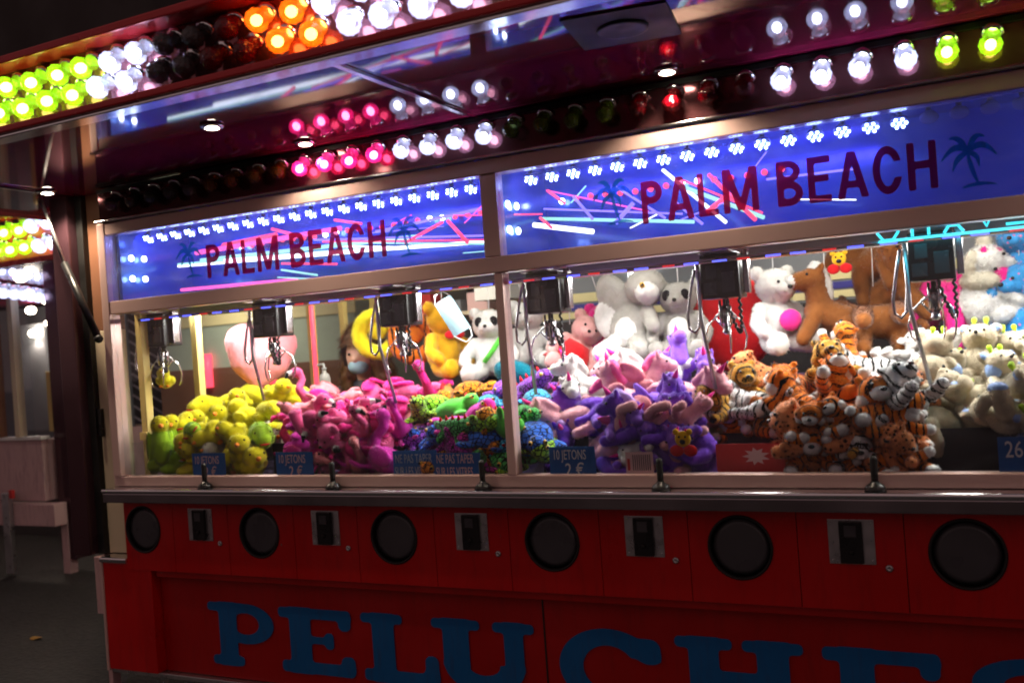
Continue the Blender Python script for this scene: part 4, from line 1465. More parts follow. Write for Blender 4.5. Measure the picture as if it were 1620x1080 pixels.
panda = bear.recolour(['f_white', 'f_white', 'f_black', 'f_black', 'f_black'], SX + [('eye_patch', ballm('eye_patch', (0.022, 0.010, 0.026), 'f_black'), T(-0.036, -0.076, 0.163)), ('eye_patch', ballm('eye_patch', (0.022, 0.010, 0.026), 'f_black'), T(0.036, -0.076, 0.163))])
whitebear = bear.recolour(['f_white', 'f_white', 'f_white', 'f_white', 'f_cream'], SX + [('heart', ballm('heart', (0.05, 0.03, 0.045), 'f_hotpink'), T(0.0, -0.10, 0.01))])
raccoon = bear.recolour(['f_grey', 'f_white', 'f_darkgrey', 'f_grey', 'f_brown'], SX + [('eye_patch', ballm('eye_patch', (0.026, 0.010, 0.018), 'f_black'), T(-0.040, -0.074, 0.163)), ('eye_patch', ballm('eye_patch', (0.026, 0.010, 0.018), 'f_black'), T(0.040, -0.074, 0.163)), ('belly_patch', ballm('belly_patch', (0.055, 0.03, 0.07), 'f_white'), T(0, -0.056, 0.0))])
raccoon.name = 'plush_raccoon'
panda.name = 'plush_panda'
bluebear = bear.recolour(['f_bluedot', 'f_sky', 'f_sky', 'f_blue', 'f_white'], SX)
pinkbear = bear.recolour(['f_hotpink', 'f_pink', 'f_hotpink', 'f_hotpink', 'f_black'], SX)
pig = bear.recolour(['f_rose', 'f_salmon', 'f_rose', 'f_salmon', 'f_red'], SX + [('dress', mesh('dress', lathe(nb(), [(0.07, 0.07), (0.098, 0.02), (0.105, -0.03), (0.135, -0.075), (0.128, -0.072), (0.09, -0.02)], 28), 'f_red'), Matrix.Identity(4))])
pig.name = 'plush_pig'
cow = bear.recolour(['f_white', 'f_white', 'f_black', 'f_white', 'f_black'], SX)
cow.name = 'plush_cow'
# --- floppy grey rabbit
rab = Toy('plush_rabbit', 'soft toy', [('e', (0, 0, -0.02), (0.10, 0.085, 0.12), 0), ('e', (0.10, -0.045, 0.135), (0.05, 0.055, 0.05), 1), ('e', (0.075, 0.0, 0.16), (0.088, 0.08, 0.08), 0), ('e', (0, -0.05, -0.03), (0.06, 0.045, 0.08), 1), ('e', (-0.07, -0.01, 0.13), (0.075, 0.035, 0.11), 0, (0, -30, 0)), ('e', (-0.10, -0.02, 0.03), (0.065, 0.032, 0.09), 1, (0, -15, 0)),
                                        ('c', [(-0.05, -0.06, -0.08), (-0.09, -0.13, -0.11)], [0.05, 0.044], 1), ('c', [(0.05, -0.06, -0.08), (0.08, -0.13, -0.11)], [0.05, 0.044], 0), ('c', [(0.09, -0.03, 0.05), (0.13, -0.08, -0.01)], [0.035, 0.032], 0)],
          ['f_grey', 'f_white'], [('eye', ballm('eye', (0.014, 0.010, 0.014), 'eye_gold'), T(0.10, -0.095, 0.165)), ('pupil', eye(0.008), T(0.103, -0.101, 0.165))])
# --- standing pony, head +X
PON = [('c', [(-0.07, 0, 0.0), (0.04, 0, 0.01)], [0.080, 0.076], 0), ('c', [(0.05, 0, 0.05), (0.09, 0, 0.13)], [0.062, 0.056], 0), ('c', [(0.105, 0, 0.165), (0.18, 0, 0.135)], [0.062, 0.046], 0), ('e', (0.205, 0, 0.125), (0.040, 0.044, 0.038), 1),
       ('c', [(0.06, -0.045, -0.02), (0.09, -0.065, -0.14)], [0.043, 0.038], 0), ('c', [(0.06, 0.045, -0.02), (0.09, 0.065, -0.14)], [0.043, 0.038], 0), ('c', [(-0.09, -0.05, -0.02), (-0.08, -0.075, -0.14)], [0.050, 0.040], 0), ('c', [(-0.09, 0.05, -0.02), (-0.08, 0.075, -0.14)], [0.050, 0.040], 0),
       ('c', [(0.115, 0, 0.225), (0.065, 0, 0.185), (0.02, 0, 0.10)], [0.034, 0.036, 0.030], 2), ('c', [(-0.14, 0, 0.03), (-0.18, 0, -0.02), (-0.18, 0, -0.09)], [0.024, 0.034, 0.022], 2), ('e', (0.09, -0.05, 0.225), (0.016, 0.012, 0.030), 0), ('e', (0.09, 0.05, 0.225), (0.016, 0.012, 0.030), 0)]
pony = Toy('plush_pony', 'soft toy', PON, ['f_brown', 'f_white', 'f_white'], two('eye', eye(0.010), 0.150, 0.050, 0.178), voxel=0.009, fur=(12000, 0.011))
pony2 = pony.recolour(['f_brown', 'f_darkbrown', 'f_blond'])
pinkpony = pony.recolour(['f_hotpink', 'f_pink', 'f_pink'])
# --- seated fluffy white dog
dog = Toy('plush_dog', 'soft toy', [('e', (0, 0, 0), (0.10, 0.08, 0.105), 0), ('e', (0.02, -0.01, 0.16), (0.082, 0.075, 0.075), 0), ('e', (0.095, -0.02, 0.15), (0.036, 0.034, 0.030), 0), ('e', (0.02, 0.0, 0.245), (0.03, 0.03, 0.035), 1), ('e', (0.0, -0.03, 0.09), (0.085, 0.07, 0.04), 1), ('e', (-0.05, -0.06, 0.16), (0.022, 0.016, 0.06), 1, (0, 15, 0)),
                                     ('c', [(0.05, -0.04, -0.05), (0.19, -0.06, -0.03)], [0.046, 0.036], 0), ('c', [(0.05, 0.03, -0.06), (0.18, 0.03, -0.09)], [0.046, 0.036], 0), ('c', [(0.07, -0.05, 0.04), (0.13, -0.08, 0.0)], [0.032, 0.028], 0)],
          ['f_white', 'f_cream'], [('nose', ballm('nose', (0.012, 0.012, 0.010), 'eye_black'), T(0.130, -0.02, 0.158)), ('eye', eye(0.009), T(0.075, -0.070, 0.19))], fur=(12000, 0.013))


def heart_blobs():
    return [('c', [(sx * 0.078, 0, 0.055), (sx * 0.055, 0, -0.02), (0, 0, -0.135)], [0.092, 0.088, 0.030], 0) for sx in (-1, 1)] + [('c', [(0, 0, -0.01), (0, 0, -0.09)], [0.085, 0.055], 0)]


heart = Toy('plush_heart', 'soft toy', heart_blobs(), ['f_red'], smooth=6, fur=(6000, 0.005))
for me_ in (heart.body, heart.fur):
    me_.transform(Matrix.Diagonal((1, 0.62, 1, 1)))
pinkheart = heart.recolour(['f_salmon'])
ringtoy = Toy('plush_ring', 'soft toy', [('c', [(0.10 * math.cos(2 * math.pi * k / 18), 0, 0.10 * math.sin(2 * math.pi * k / 18)) for k in range(19)], [0.042] * 19, 0), ('e', (0.0, 0, 0.02), (0.05, 0.03, 0.05), 1)], ['f_tiger', 'f_orange'])
sunring = ringtoy.recolour(['f_yellow', 'f_orange'])
seq = Toy('sequin_cushion', 'cushion', [('e', (0, 0, 0), (0.13, 0.05, 0.07), 0)], ['f_teal'], voxel=0.01)

for t_ in [chick, longy] + list(UN.values()) + list(TG.values()):
    t_.tagged = True

# ------------------------------------------------------------------ toy placement: (kind, x, y, z, rotation, scale)
PILE = [
    ('longy', -3.204, 0.660, 1.450, (0, -6, 201), 0.74),
    ('chick', -3.294, 0.620, 1.477, (10, 2, -16), 0.71),
    ('longy', -3.497, 0.680, 1.460, (-15, -12, 170), 0.73),
    ('chick', -3.560, 0.600, 1.428, (0, -6, -45), 0.75),
    ('longy', -3.712, 0.620, 1.425, (20, 8, 29), 0.78),
    ('longy', -3.720, 0.500, 1.416, (0, -8, -96), 0.80),
    ('longy', -3.195, 0.420, 1.384, (0, 1, -23), 0.78),
    ('chick', -3.321, 0.400, 1.374, (0, -10, 178), 0.77),
    ('chick', -3.463, 0.380, 1.354, (0, -5, -64), 0.80),
    ('longy', -3.668, 0.360, 1.349, (10, -1, -73), 0.81),
    ('chick', -3.842, 0.400, 1.349, (0, 5, -57), 0.75),
    ('limelong', -3.083, 0.220, 1.294, (0, 7, -42), 0.81),
    ('chick', -3.221, 0.200, 1.300, (0, 9, -77), 0.71),
    ('longy', -3.350, 0.180, 1.305, (0, -7, -106), 0.75),
    ('chick', -3.478, 0.160, 1.254, (0, 3, -66), 0.76),
    ('chick', -3.116, 0.090, 1.228, (0, -3, -59), 0.84),
    ('parrot', -3.602, 0.100, 1.273, (0, 2, -38), 0.86),
    ('parrot', -3.891, 0.220, 1.279, (0, 10, -49), 0.82),
    ('chick', -3.089, 0.140, 1.170, (0, 4, -30), 0.88),
    ('longy', -3.402, 0.200, 1.164, (0, 11, 112), 0.77),
    ('limelong', -3.611, 0.160, 1.172, (0, 5, 21), 0.80),
    ('flam0', -3.016, 0.550, 1.439, (20, -14, -131), 0.76),
    ('flam2', -3.016, 0.680, 1.441, (-100, 29, 8), 0.80),
    ('flam2', -2.836, 0.620, 1.413, (100, 24, 146), 0.75),
    ('flam0', -2.727, 0.660, 1.441, (100, 22, -54), 0.77),
    ('flam1', -2.652, 0.720, 1.465, (-95, -7, -87), 0.76),
    ('flam0', -2.496, 0.620, 1.444, (80, 0, 55), 0.74),
    ('flam2', -2.885, 0.400, 1.391, (-95, -24, -159), 0.81),
    ('flam1', -2.751, 0.420, 1.370, (100, -13, -77), 0.78),
    ('flam0', -2.607, 0.450, 1.384, (80, -11, -6), 0.81),
    ('flam1', -2.453, 0.450, 1.387, (100, -7, 131), 0.74),
    ('flam0', -2.934, 0.360, 1.342, (20, 11, 18), 0.82),
    ('flam1', -2.372, 0.620, 1.430, (20, -14, -56), 0.79),
    ('flam3', -2.652, 0.160, 1.321, (80, -4, -117), 0.73),
    ('flam0', -2.511, 0.180, 1.321, (80, -29, -63), 0.77),
    ('flam1', -2.405, 0.200, 1.333, (-95, -7, 173), 0.71),
    ('flam1', -2.527, 0.100, 1.255, (-100, 8, -51), 0.86),
    ('flam0', -2.394, 0.100, 1.245, (80, 7, -87), 0.83),
    ('flam3', -2.316, 0.100, 1.197, (20, -26, 165), 0.90),
    ('flam2', -2.615, 0.120, 1.198, (80, 8, -36), 0.85),
    ('flam3', -2.860, 0.280, 1.253, (-70, -8, 74), 0.74),
    ('flam3', -2.340, 0.300, 1.298, (20, -14, -51), 0.71),
    ('dorange', -2.308, 0.660, 1.424, (13, 19, -60), 0.81),
    ('torange', -2.189, 0.700, 1.437, (-15, 0, 30), 0.80),
    ('tlime', -2.269, 0.500, 1.391, (-9, -7, -110), 0.81),
    ('greenturt', -2.140, 0.420, 1.371, (6, -16, 10), 0.80),
    ('tsky', -1.993, 0.480, 1.383, (18, 7, -60), 0.73),
    ('dlime', -2.151, 0.560, 1.382, (12, 18, 120), 0.71),
    ('dlime', -2.296, 0.400, 1.358, (10, -11, -60), 0.79),
    ('tpurple', -1.982, 0.660, 1.441, (-9, 11, -80), 0.70),
    ('dpurple', -1.833, 0.620, 1.446, (18, -7, -20), 0.83),
    ('tsky', -1.728, 0.450, 1.398, (3, 15, -60), 0.75),
    ('plainturt', -1.932, 0.300, 1.356, (13, -17, -40), 0.80),
    ('plainturt', -2.000, 0.220, 1.312, (4, -3, 200), 0.78),
    ('dorange', -1.802, 0.220, 1.333, (14, -1, -90), 0.80),
    ('tgreen', -1.683, 0.250, 1.353, (-8, 3, -50), 0.70),
    ('tblue', -1.829, 0.120, 1.267, (-3, -12, 190), 0.85),
    ('dblue', -2.130, 0.250, 1.276, (13, 5, -60), 0.78),
    ('tblue', -1.615, 0.120, 1.275, (2, 19, -60), 0.89),
    ('tlime', -1.573, 0.080, 1.217, (-19, -2, -80), 0.90),
    ('dmagenta', -1.988, 0.160, 1.239, (10, 19, -30), 0.79),
    ('tgreen', -1.753, 0.100, 1.191, (16, 14, -60), 0.92),
    ('tpurple', -2.284, 0.340, 1.263, (19, -15, 50), 0.74),
    ('torange', -2.043, 0.140, 1.176, (-19, 12, -100), 0.86),
    ('tmagenta', -1.856, 0.100, 1.167, (-12, 15, 20), 0.84),
    ('uwhite', -1.513, 0.550, 1.429, (0, -10, 200), 0.82),
    ('uwhite', -1.261, 0.620, 1.467, (0, 10, 190), 0.86),
    ('upink', -1.407, 0.660, 1.424, (0, 0, 160), 0.78),
    ('upegpurple', -1.151, 0.680, 1.485, (0, -50, -60), 0.74),
    ('uwhite', -1.579, 0.480, 1.368, (10, 0, -60), 0.78),
    ('upegpink', -1.319, 0.400, 1.387, (0, -20, 150), 0.82),
    ('upurple', -1.474, 0.360, 1.349, (0, 10, 170), 0.74),
    ('upegpurple', -1.128, 0.300, 1.368, (0, 0, -40), 0.74),
    ('upink', -1.011, 0.340, 1.385, (0, 10, -30), 0.86),
    ('upink', -1.523, 0.300, 1.309, (0, 15, 200), 0.82),
    ('upegpink', -1.279, 0.500, 1.449, (0, 0, 20), 0.74),
    ('upurple2', -1.145, 0.100, 1.304, (0, 0, 186), 0.83),
    ('upurple3', -0.972, 0.120, 1.262, (0, -35, 170), 0.77),
    ('upurple', -1.216, 0.100, 1.186, (0, 0, 20), 0.85),
    ('uviolet', -0.985, 0.100, 1.160, (0, 0, 200), 0.81),
    ('uviolet', -1.086, 0.120, 1.188, (0, 20, -60), 0.85),
    ('upink', -0.998, 0.420, 1.328, (0, 0, 60), 0.74),
    ('upegpink', -1.714, 0.620, 1.361, (0, 0, -30), 0.74),
    ('uviolet', -1.010, 0.600, 1.443, (0, 0, -80), 0.74),
    ('gold', -0.876, 0.520, 1.411, (0, 0, -60), 0.82),
    ('whitetiger', -0.791, 0.340, 1.353, (10, 0, 160), 0.82),
    ('leopard', -0.776, 0.660, 1.433, (0, -10, 200), 0.82),
    ('tiger', -0.643, 0.460, 1.405, (0, 0, -100), 0.78),
    ('gold', -0.537, 0.560, 1.443, (0, -20, -70), 0.86),
    ('whitetiger', -0.386, 0.680, 1.438, (0, 0, 190), 0.90),
    ('tiger', -0.471, 0.740, 1.511, (0, -60, 120), 0.66),
    ('tiger', -0.601, 0.280, 1.351, (0, -25, 150), 0.82),
    ('tiger', -0.483, 0.340, 1.377, (-10, -50, -60), 0.78),
    ('tiger', -0.389, 0.360, 1.371, (0, 20, 100), 0.82),
    ('leopard', -0.302, 0.440, 1.373, (0, 0, -40), 0.78),
    ('whitetiger', -0.279, 0.620, 1.407, (0, 0, 30), 0.82),
    ('leopard', -0.486, 0.100, 1.272, (0, 5, 192), 0.95),
    ('tiger', -0.363, 0.130, 1.313, (0, -15, -62), 0.90),
    ('whitetiger2', -0.270, 0.120, 1.332, (0, -45, -35), 0.85),
    ('tiger', -0.554, 0.085, 1.180, (0, 0, -80), 0.81),
    ('whitetiger', -0.429, 0.090, 1.185, (0, 10, -70), 0.85),
    ('tiger', -0.299, 0.090, 1.171, (0, 0, -60), 0.85),
    ('leopard', -0.257, 0.110, 1.227, (0, 10, -100), 0.72),
    ('tiger', -0.668, 0.350, 1.288, (0, 0, -20), 0.74),
    ('gold', -0.881, 0.360, 1.354, (0, 0, -120), 0.78),
    ('bear', -0.149, 0.450, 1.435, (25, 0, 160), 0.70),
    ('bear', 0.007, 0.550, 1.444, (-25, 0, -10), 0.73),
    ('bear2', -0.069, 0.460, 1.380, (-35, 10, 40), 0.70),
    ('bear', 0.099, 0.420, 1.358, (-30, 0, 30), 0.70),
    ('bear', -0.011, 0.420, 1.336, (60, 20, 150), 0.66),
    ('bear2', 0.129, 0.600, 1.412, (-20, 0, 20), 0.70),
    ('bear', -0.183, 0.420, 1.370, (-80, 0, -110), 0.66),
    ('bear', 0.078, 0.140, 1.299, (-88, 0, 30), 0.73),
    ('cow', -0.156, 0.780, 1.503, (-70, 0, 40), 0.63),
    ('cow', -0.274, 0.780, 1.467, (-60, 0, -60), 0.56),
    ('bear', 0.173, 0.400, 1.313, (-20, 0, 0), 0.70),
    ('bear2', 0.222, 0.500, 1.391, (-30, 0, 30), 0.70),
]
HANG = [
    ('pinkheart', -3.481, 0.720, 1.683, (0, 8, 38), 1.15),
    ('sunring', -2.867, 0.950, 1.752, (0, 0, 30), 1.00),
    ('ringtoy', -2.674, 1.000, 1.714, (0, 0, 28), 1.00),
    ('goldbear', -2.487, 0.980, 1.633, (0, 0, 72), 1.12),
    ('panda', -2.218, 1.000, 1.597, (0, 0, 15), 1.05),
    ('whitebear2', -2.071, 1.150, 1.637, (0, 0, 20), 1.00),
    ('pig', -1.777, 1.000, 1.571, (0, 35, 30), 0.95),
    ('pinkbear', -1.674, 1.200, 1.601, (0, 0, 10), 0.95),
    ('rabbit', -1.459, 1.000, 1.694, (0, 0, -5), 1.10),
    ('raccoon', -1.228, 1.020, 1.647, (0, 0, 5), 1.05),
    ('heart', -1.016, 1.150, 1.645, (0, -8, -10), 1.45),
    ('whitebear', -0.790, 1.000, 1.654, (0, 0, 45), 1.10),
    ('pony', -0.570, 0.980, 1.671, (0, -18, 195), 0.86),
    ('pony2', -0.371, 1.120, 1.881, (0, 25, 150), 0.95),
    ('pony2', -0.285, 1.060, 1.762, (25, -20, -30), 0.95),
    ('pony2', -0.375, 0.980, 1.629, (70, 0, 200), 0.95),
    ('pinkpony', -0.093, 1.050, 1.687, (0, 20, -20), 1.05),
    ('dog', 0.036, 1.000, 1.676, (0, 0, 10), 1.00),
    ('bluebear', 0.181, 1.050, 1.792, (0, 0, -20), 0.95),
    ('bluebear', 0.174, 1.000, 1.601, (0, 0, -40), 1.00),
    ('bluebear', 0.050, 1.100, 1.517, (0, 0, 0), 0.90),
]

G1, G2, G3, G4, G5, G6 = ('yellow toys heaped in their cabinet', 'pink flamingos heaped in their cabinet', 'patterned toys heaped in their cabinet', 'unicorns heaped in their cabinet', 'big cats heaped in their cabinet', 'beige bears heaped in their cabinet')
limelong = longy.recolour(['f_lime'])
darkhorn = UN['purple'].recolour(['f_purple', 'f_purple', 'f_lilac'], [('horn', horn_dark, T(0.155, 0, 0.145) @ HR)] + two('eye', eyeb, 0.165, 0.044, 0.112))
KEY = {'longy': (longy, 'long yellow plush duckling', G1), 'limelong': (limelong, 'lime green plush duckling', G1),
       'chick': (chick, 'yellow plush chick', G1), 'parrot': (parrot, 'green plush bird with yellow head', G1),
       'flam0': (FL[0], 'bright pink plush flamingo', G2), 'flam1': (FL[1], 'hot pink plush flamingo', G2), 'flam2': (FL[2], 'salmon plush flamingo', G2), 'flam3': (FL[3], 'magenta plush flamingo', G2),
       'creamchick': (chick.recolour(['f_cream']), 'cream plush chick', G1), 'redcap': (bear.recolour(['f_pink', 'f_palepink', 'f_hotpink', 'f_red', 'f_red'], SX), 'pink plush bear with red legs', G2),
       'plainturt': (plainturt, 'plain magenta plush turtle', G3), 'greenturt': (greenturt, 'plush turtle with plain green shell', G3),
       'upurple': (UN['purple'], 'purple plush unicorn', G4), 'upurple2': (UN['purple'], 'purple plush unicorn lying against the glass above the barcode label', None), 'upurple3': (darkhorn, 'purple plush unicorn with dark horn rearing up against the glass', None),
       'uviolet': (UN['violet'], 'violet plush unicorn', G4), 'upink': (UN['pink'], 'pale pink plush unicorn', G4), 'uwhite': (UN['white'], 'white plush unicorn', G4),
       'upegpink': (UN['pegpink'], 'pale pink plush unicorn with salmon wings', G4), 'upegpurple': (UN['pegpurple'], 'violet plush unicorn with pink wings', G4),
       'tiger': (TG['tiger'], 'orange striped plush tiger', G5), 'gold': (TG['gold'], 'golden brown striped plush tiger', G5), 'whitetiger': (TG['whitetiger'], 'white striped plush tiger', G5),
       'whitetiger2': (TG['whitetiger'], 'white plush tiger sitting upright against the cabinet glass', None), 'leopard': (TG['leopard'], 'spotted orange plush leopard', G5),
       'bear': (bear, 'beige plush bear with blue soles', G6), 'bear2': (bear2, 'beige plush bear with lime soles', G6), 'cow': (cow, 'black and white plush cow', G6)}
for n in ('orange', 'lime', 'blue', 'sky', 'magenta', 'green', 'purple'):
    KEY['t' + n] = (TC['t' + n], n.replace('sky', 'sky blue') + ' netted plush turtle', G3)
    KEY['d' + n] = (TC['d' + n], n + ' plush dragon with red spikes', G3)
def FACE(toy):
    return (0, -1, 0) if toy.name in ('plush_bear', 'plush_cow') else (1, 0, 0)


for k, x, y, z, rot, s in PILE:
    toy, lb, g = KEY[k]
    toy.put(lb, g, (x, y, max(z, 1.155)), rot, s, True, (FACE(toy) if g else None))
# the layer below, which carries the heap
FILL = [('longy', 'chick', 'limelong', 'creamchick', 'chick'), ('flam1', 'flam0', 'redcap', 'flam3', 'flam2'), ('tblue', 'tmagenta', 'dgreen', 'torange', 'tlime', 'dsky', 'greenturt'), ('upurple', 'upink', 'uviolet', 'uwhite', 'upegpink'), ('tiger', 'leopard', 'tiger', 'gold'), ('bear', 'bear2', 'bear')]
rnd = random.Random(11)
for i, kinds in enumerate(FILL):
    for a in range(4):
        for b in range(3):
            fx, fy = PORT[i] - 0.05 + a * 0.18, 0.38 + b * 0.17
            toy, lb, g = KEY[kinds[(a + b) % len(kinds)]]
            toy.put(lb, g, (min(fx, 0.42) + rnd.uniform(-.03, .03), fy, 1.235 + 0.05 * b), (rnd.uniform(-60, 60), rnd.uniform(-30, 30), rnd.uniform(0, 360)), rnd.uniform(0.66, 0.8), True, FACE(toy))
    for a in range(3):          # packed against the glass between the chutes
        for b in range(3):
            toy, lb, g = KEY[kinds[(2 * a + b) % len(kinds)]]
            toy.put(lb, g, (PORT[i] + 0.25 + a * 0.12, 0.13, 1.15 + b * 0.085), (rnd.uniform(-90, 90), rnd.uniform(-30, 30), rnd.uniform(-140, 20)), rnd.uniform(0.58, 0.72), True, FACE(toy))

HK = {'pinkheart': (pinkheart, 'large salmon pink plush heart hanging by the side posts'), 'sunring': (sunring, 'yellow ring shaped soft toy with orange centre'), 'ringtoy': (ringtoy, 'orange ring shaped soft toy with black stripes'),
      'goldbear': (goldbear, 'golden yellow plush teddy bear beside the panda'), 'panda': (panda, 'black and white plush panda with green ribbon'), 'whitebear2': (cow, 'white plush toy with black ears hanging behind the mullion'),
      'pig': (pig, 'pink plush pig in a red dress, tilted sideways'), 'pinkbear': (pinkbear, 'hot pink plush bear hanging behind the pig'), 'rabbit': (rab, 'grey and white floppy eared plush rabbit'), 'raccoon': (raccoon, 'grey plush raccoon with black eye mask and brown paws'),
      'heart': (heart, 'large red plush heart hanging behind a crane'), 'whitebear': (whitebear, 'white plush bear holding a pink heart'), 'pony': (pony, 'brown plush pony with white mane and muzzle'), 'pony2': (pony2, 'brown plush pony with blond mane in the hanging bunch'),
      'pinkpony': (pinkpony, 'hot pink plush pony beside the white dog'), 'dog': (dog, 'fluffy white plush dog sitting sideways'), 'bluebear': (bluebear, 'blue spotted plush bear hanging beside the white dog')}
for k, x, y, z, rot, s in HANG:
    toy, lb = HK[k]
    o = toy.put(lb, 'brown ponies hanging in a bunch' if k == 'pony2' else 'blue bears hanging at the end' if k == 'bluebear' else None, (x, y, z), rot, s)
    top = 2.05 if y > 0.8 else 1.93
    if z + 0.1 < top:
        st = obj('string', tube(nb(), [(x, y, z + 0.16 * s), (x + 0.004, y + (1.0 - y if y > .8 else .6 - y) * 0.5, (z + top + 0.16) / 2), (x, 1.0 if y > .8 else 0.6, top)], 0.0025, 5), 'card_white')
        st.parent = o
        st.matrix_parent_inverse = WORLD[o.name].inverted()
    if k == 'panda':
        st = obj('ribbon', tube(nb(), [(0.07, -0.066, 0.09), (0.03, -0.088, 0.03), (-0.02, -0.088, -0.03)], [0.012, 0.013, 0.012], 8), 'f_green')
        st.parent = o
    if k == 'goldbear':
        st = obj('bow', ball(ball(nb(), (-0.03, -0.085, 0.075), (0.032, 0.014, 0.02), 2), (0.03, -0.085, 0.075), (0.032, 0.014, 0.02), 2), 'f_red')
        st.parent = o
chick.put('small yellow plush chick gripped in the claw beside the end post', None, (-3.70, 0.25, 1.585), (0, -20, -60), 0.5, False)
sq = seq.put('dark teal sequin cushion at the back of the unicorn heap', None, (-1.98, 0.78, 1.50), (20, 15, -10), 1.0)
M['f_teal'].node_tree.nodes['Principled BSDF'].inputs['Metallic'].default_value = 0.4

# ------------------------------------------------------------------ cranes
head_me = box(nb(), -0.072, 0.072, -0.06, 0.06, -0.165, 0.0, 0.006)
head_me = mesh('head_box', head_me, 'black_plastic')
plate_me = mesh('gear_plate', box(box(box(nb(), -0.062, -0.012, -0.0635, -0.0608, -0.150, -0.105, 0.002), 0.008, 0.055, -0.0655, -0.0608, -0.145, -0.07, 0.002), -0.05, -0.01, -0.0645, -0.0608, -0.09, -0.04, 0.002), 'porthole_plastic')
trol_me = mesh('trolley', box(nb(), -0.06, 0.06, -0.14, 0.07, 0.0005, 0.028, 0.004), 'steel')
brk_me = mesh('bracket', box(nb(), 0.076, 0.098, -0.02, 0.02, -0.15, 0.01, 0.003), 'dark_steel')
bm = nb()
lathe(bm, [(0.010, -0.166), (0.010, -0.19), (0.022, -0.195), (0.022, -0.255), (0.014, -0.262), (0.014, -0.285), (0.020, -0.29), (0.006, -0.30)], 14)
hub_me = mesh('claw_hub', bm, 'dark_steel')
bm = nb()
for dx, dy in ((0.016, -0.02), (-0.016, -0.02)):
    tube(bm, [(dx, dy, -0.17), (dx, dy, -0.26)], 0.005, 8)
piston_me = mesh('claw_piston', bm, 'chrome')
prong_me = mesh('claw_prong', tube(nb(), [(0.012, 0, -0.275), (0.045, 0, -0.235), (0.075, 0, -0.262), (0.090, 0, -0.31), (0.082, 0, -0.35), (0.070, 0, -0.368)], [0.004, 0.0048, 0.0045, 0.004, 0.0036, 0.0025], 8), 'chrome')
link_me = mesh('prong_link', tube(nb(), [(0.020, 0, -0.215), (0.043, 0, -0.232)], 0.0045, 6), 'steel')
cable_me = mesh('cable_loop', tube(nb(), [(-0.095, -0.05, -0.05), (-0.110, -0.06, -0.12), (-0.128, -0.065, -0.22), (-0.125, -0.066, -0.27), (-0.105, -0.066, -0.285), (-0.088, -0.062, -0.265), (-0.082, -0.058, -0.20), (-0.076, -0.05, -0.10), (-0.07, -0.04, -0.05)], 0.0058, 8), 'dark_steel')
coil_pts = [(0.055 + 0.004 * math.cos(k * 1.6) + 0.02 * math.sin(math.pi * k / 60), -0.05 + 0.004 * math.sin(k * 1.6), -0.165 - 0.13 * math.sin(math.pi * k / 60)) if True else 0 for k in range(61)]
coil_pts = [(p[0] - 0.05 * (k / 60) + 0.01, p[1], p[2]) for k, p in enumerate(coil_pts)]
coil_me = mesh('coiled_cord', tube(nb(), coil_pts, 0.0055, 6), 'black_rubber')
NAMES = ['above the yellow toys beside the end post', 'above the pink flamingos', 'in front of the ring shaped toys', 'in front of the plush pig', 'in front of the red heart', 'in front of the hot pink pony']
for i, p in enumerate(PORT[:6]):
    cx, cy, cz = p - 0.05, 0.25, 1.926
    cr = thing('claw_crane', 'black claw crane with chrome prongs hanging ' + NAMES[i], 'claw crane', (cx, cy, cz), 'claw cranes hanging in the cabinets')
    rzz = (10, -25, 5, 20, -10, 15)[i]
    mw = WORLD[cr.name]
    for n, me in (('head_box', head_me), ('gear_plate', plate_me), ('trolley', trol_me), ('bracket', brk_me), ('claw_hub', hub_me), ('claw_piston', piston_me), ('cable_loop', cable_me), ('coiled_cord', coil_me)):
        link(n, me, cr, mw)
    for k in range(3):
        m3 = mw @ Matrix.Rotation(R(rzz + 120 * k - 60), 4, 'Z')
        link('claw_prong', prong_me, cr, m3)
        link('prong_link', link_me, cr, m3)
    ln = (0.47, 0.46, 0.50, 0.49, 0.50, 0.53)[i]
    obj('guide_rod', tube(nb(), [(-0.080, -0.07, -0.02), (-0.076, -0.07, -0.25), (-0.066 + 0.02 * (i % 3), -0.05, -ln)], 0.0075, 8), 'steel', cr, mw)

# ------------------------------------------------------------------ notices behind the glass
def card(name, x0, x1, z0, z1, y, m, lines, label, group=None, tilt=0.0):
    o = thing(name, label, 'notice', pose(((x0 + x1) / 2, y, z0), (0, 0, tilt)), group)
    mw = WORLD[o.name]
    wd = x1 - x0
    obj('card', box(nb(), -wd / 2, wd / 2, 0, 0.002, 0, z1 - z0), m, o, mw)
    for s, dx, dz, h, mm, cond in lines:
        me = text_mesh('lettering', s, h, mm, cond, 0.0006)
        link('lettering', me, o, mw @ T(-wd / 2 + dx, -0.0008, dz))
    return o


J = [('10 JETONS', 0.012, 0.070, 0.036, 'card_pink', 0.62), ('2 \u20ac', 0.070, 0.012, 0.044, 'card_pink', 0.85)]
card('price_card', -3.318, -3.118, 1.125, 1.245, 0.012, 'card_blue', J, 'blue price card reading 10 JETONS 2 euro among the yellow toys')
card('price_card', -2.822, -2.618, 1.125, 1.243, 0.012, 'card_blue', J, 'blue price card reading 10 JETONS 2 euro between yellow and pink toys')
card('price_card', -1.492, -1.305, 1.115, 1.245, 0.012, 'card_blue', [('10 JETONS', 0.014, 0.082, 0.036, 'card_white', 0.56), ('2 \u20ac', 0.062, 0.022, 0.045, 'card_white', 0.85)], 'blue price card reading 10 JETONS 2 euro beside the mullion')
NP = [('NE PAS TAPER', 0.010, 0.072, 0.036, 'card_pink', 0.52), ('SUR LES VITRES', 0.006, 0.020, 0.036, 'card_pink', 0.48)]
card('warning_card', -2.004, -1.792, 1.115, 1.228, 0.010, 'card_blue', NP, 'blue card reading NE PAS TAPER SUR LES VITRES flat on the glass')
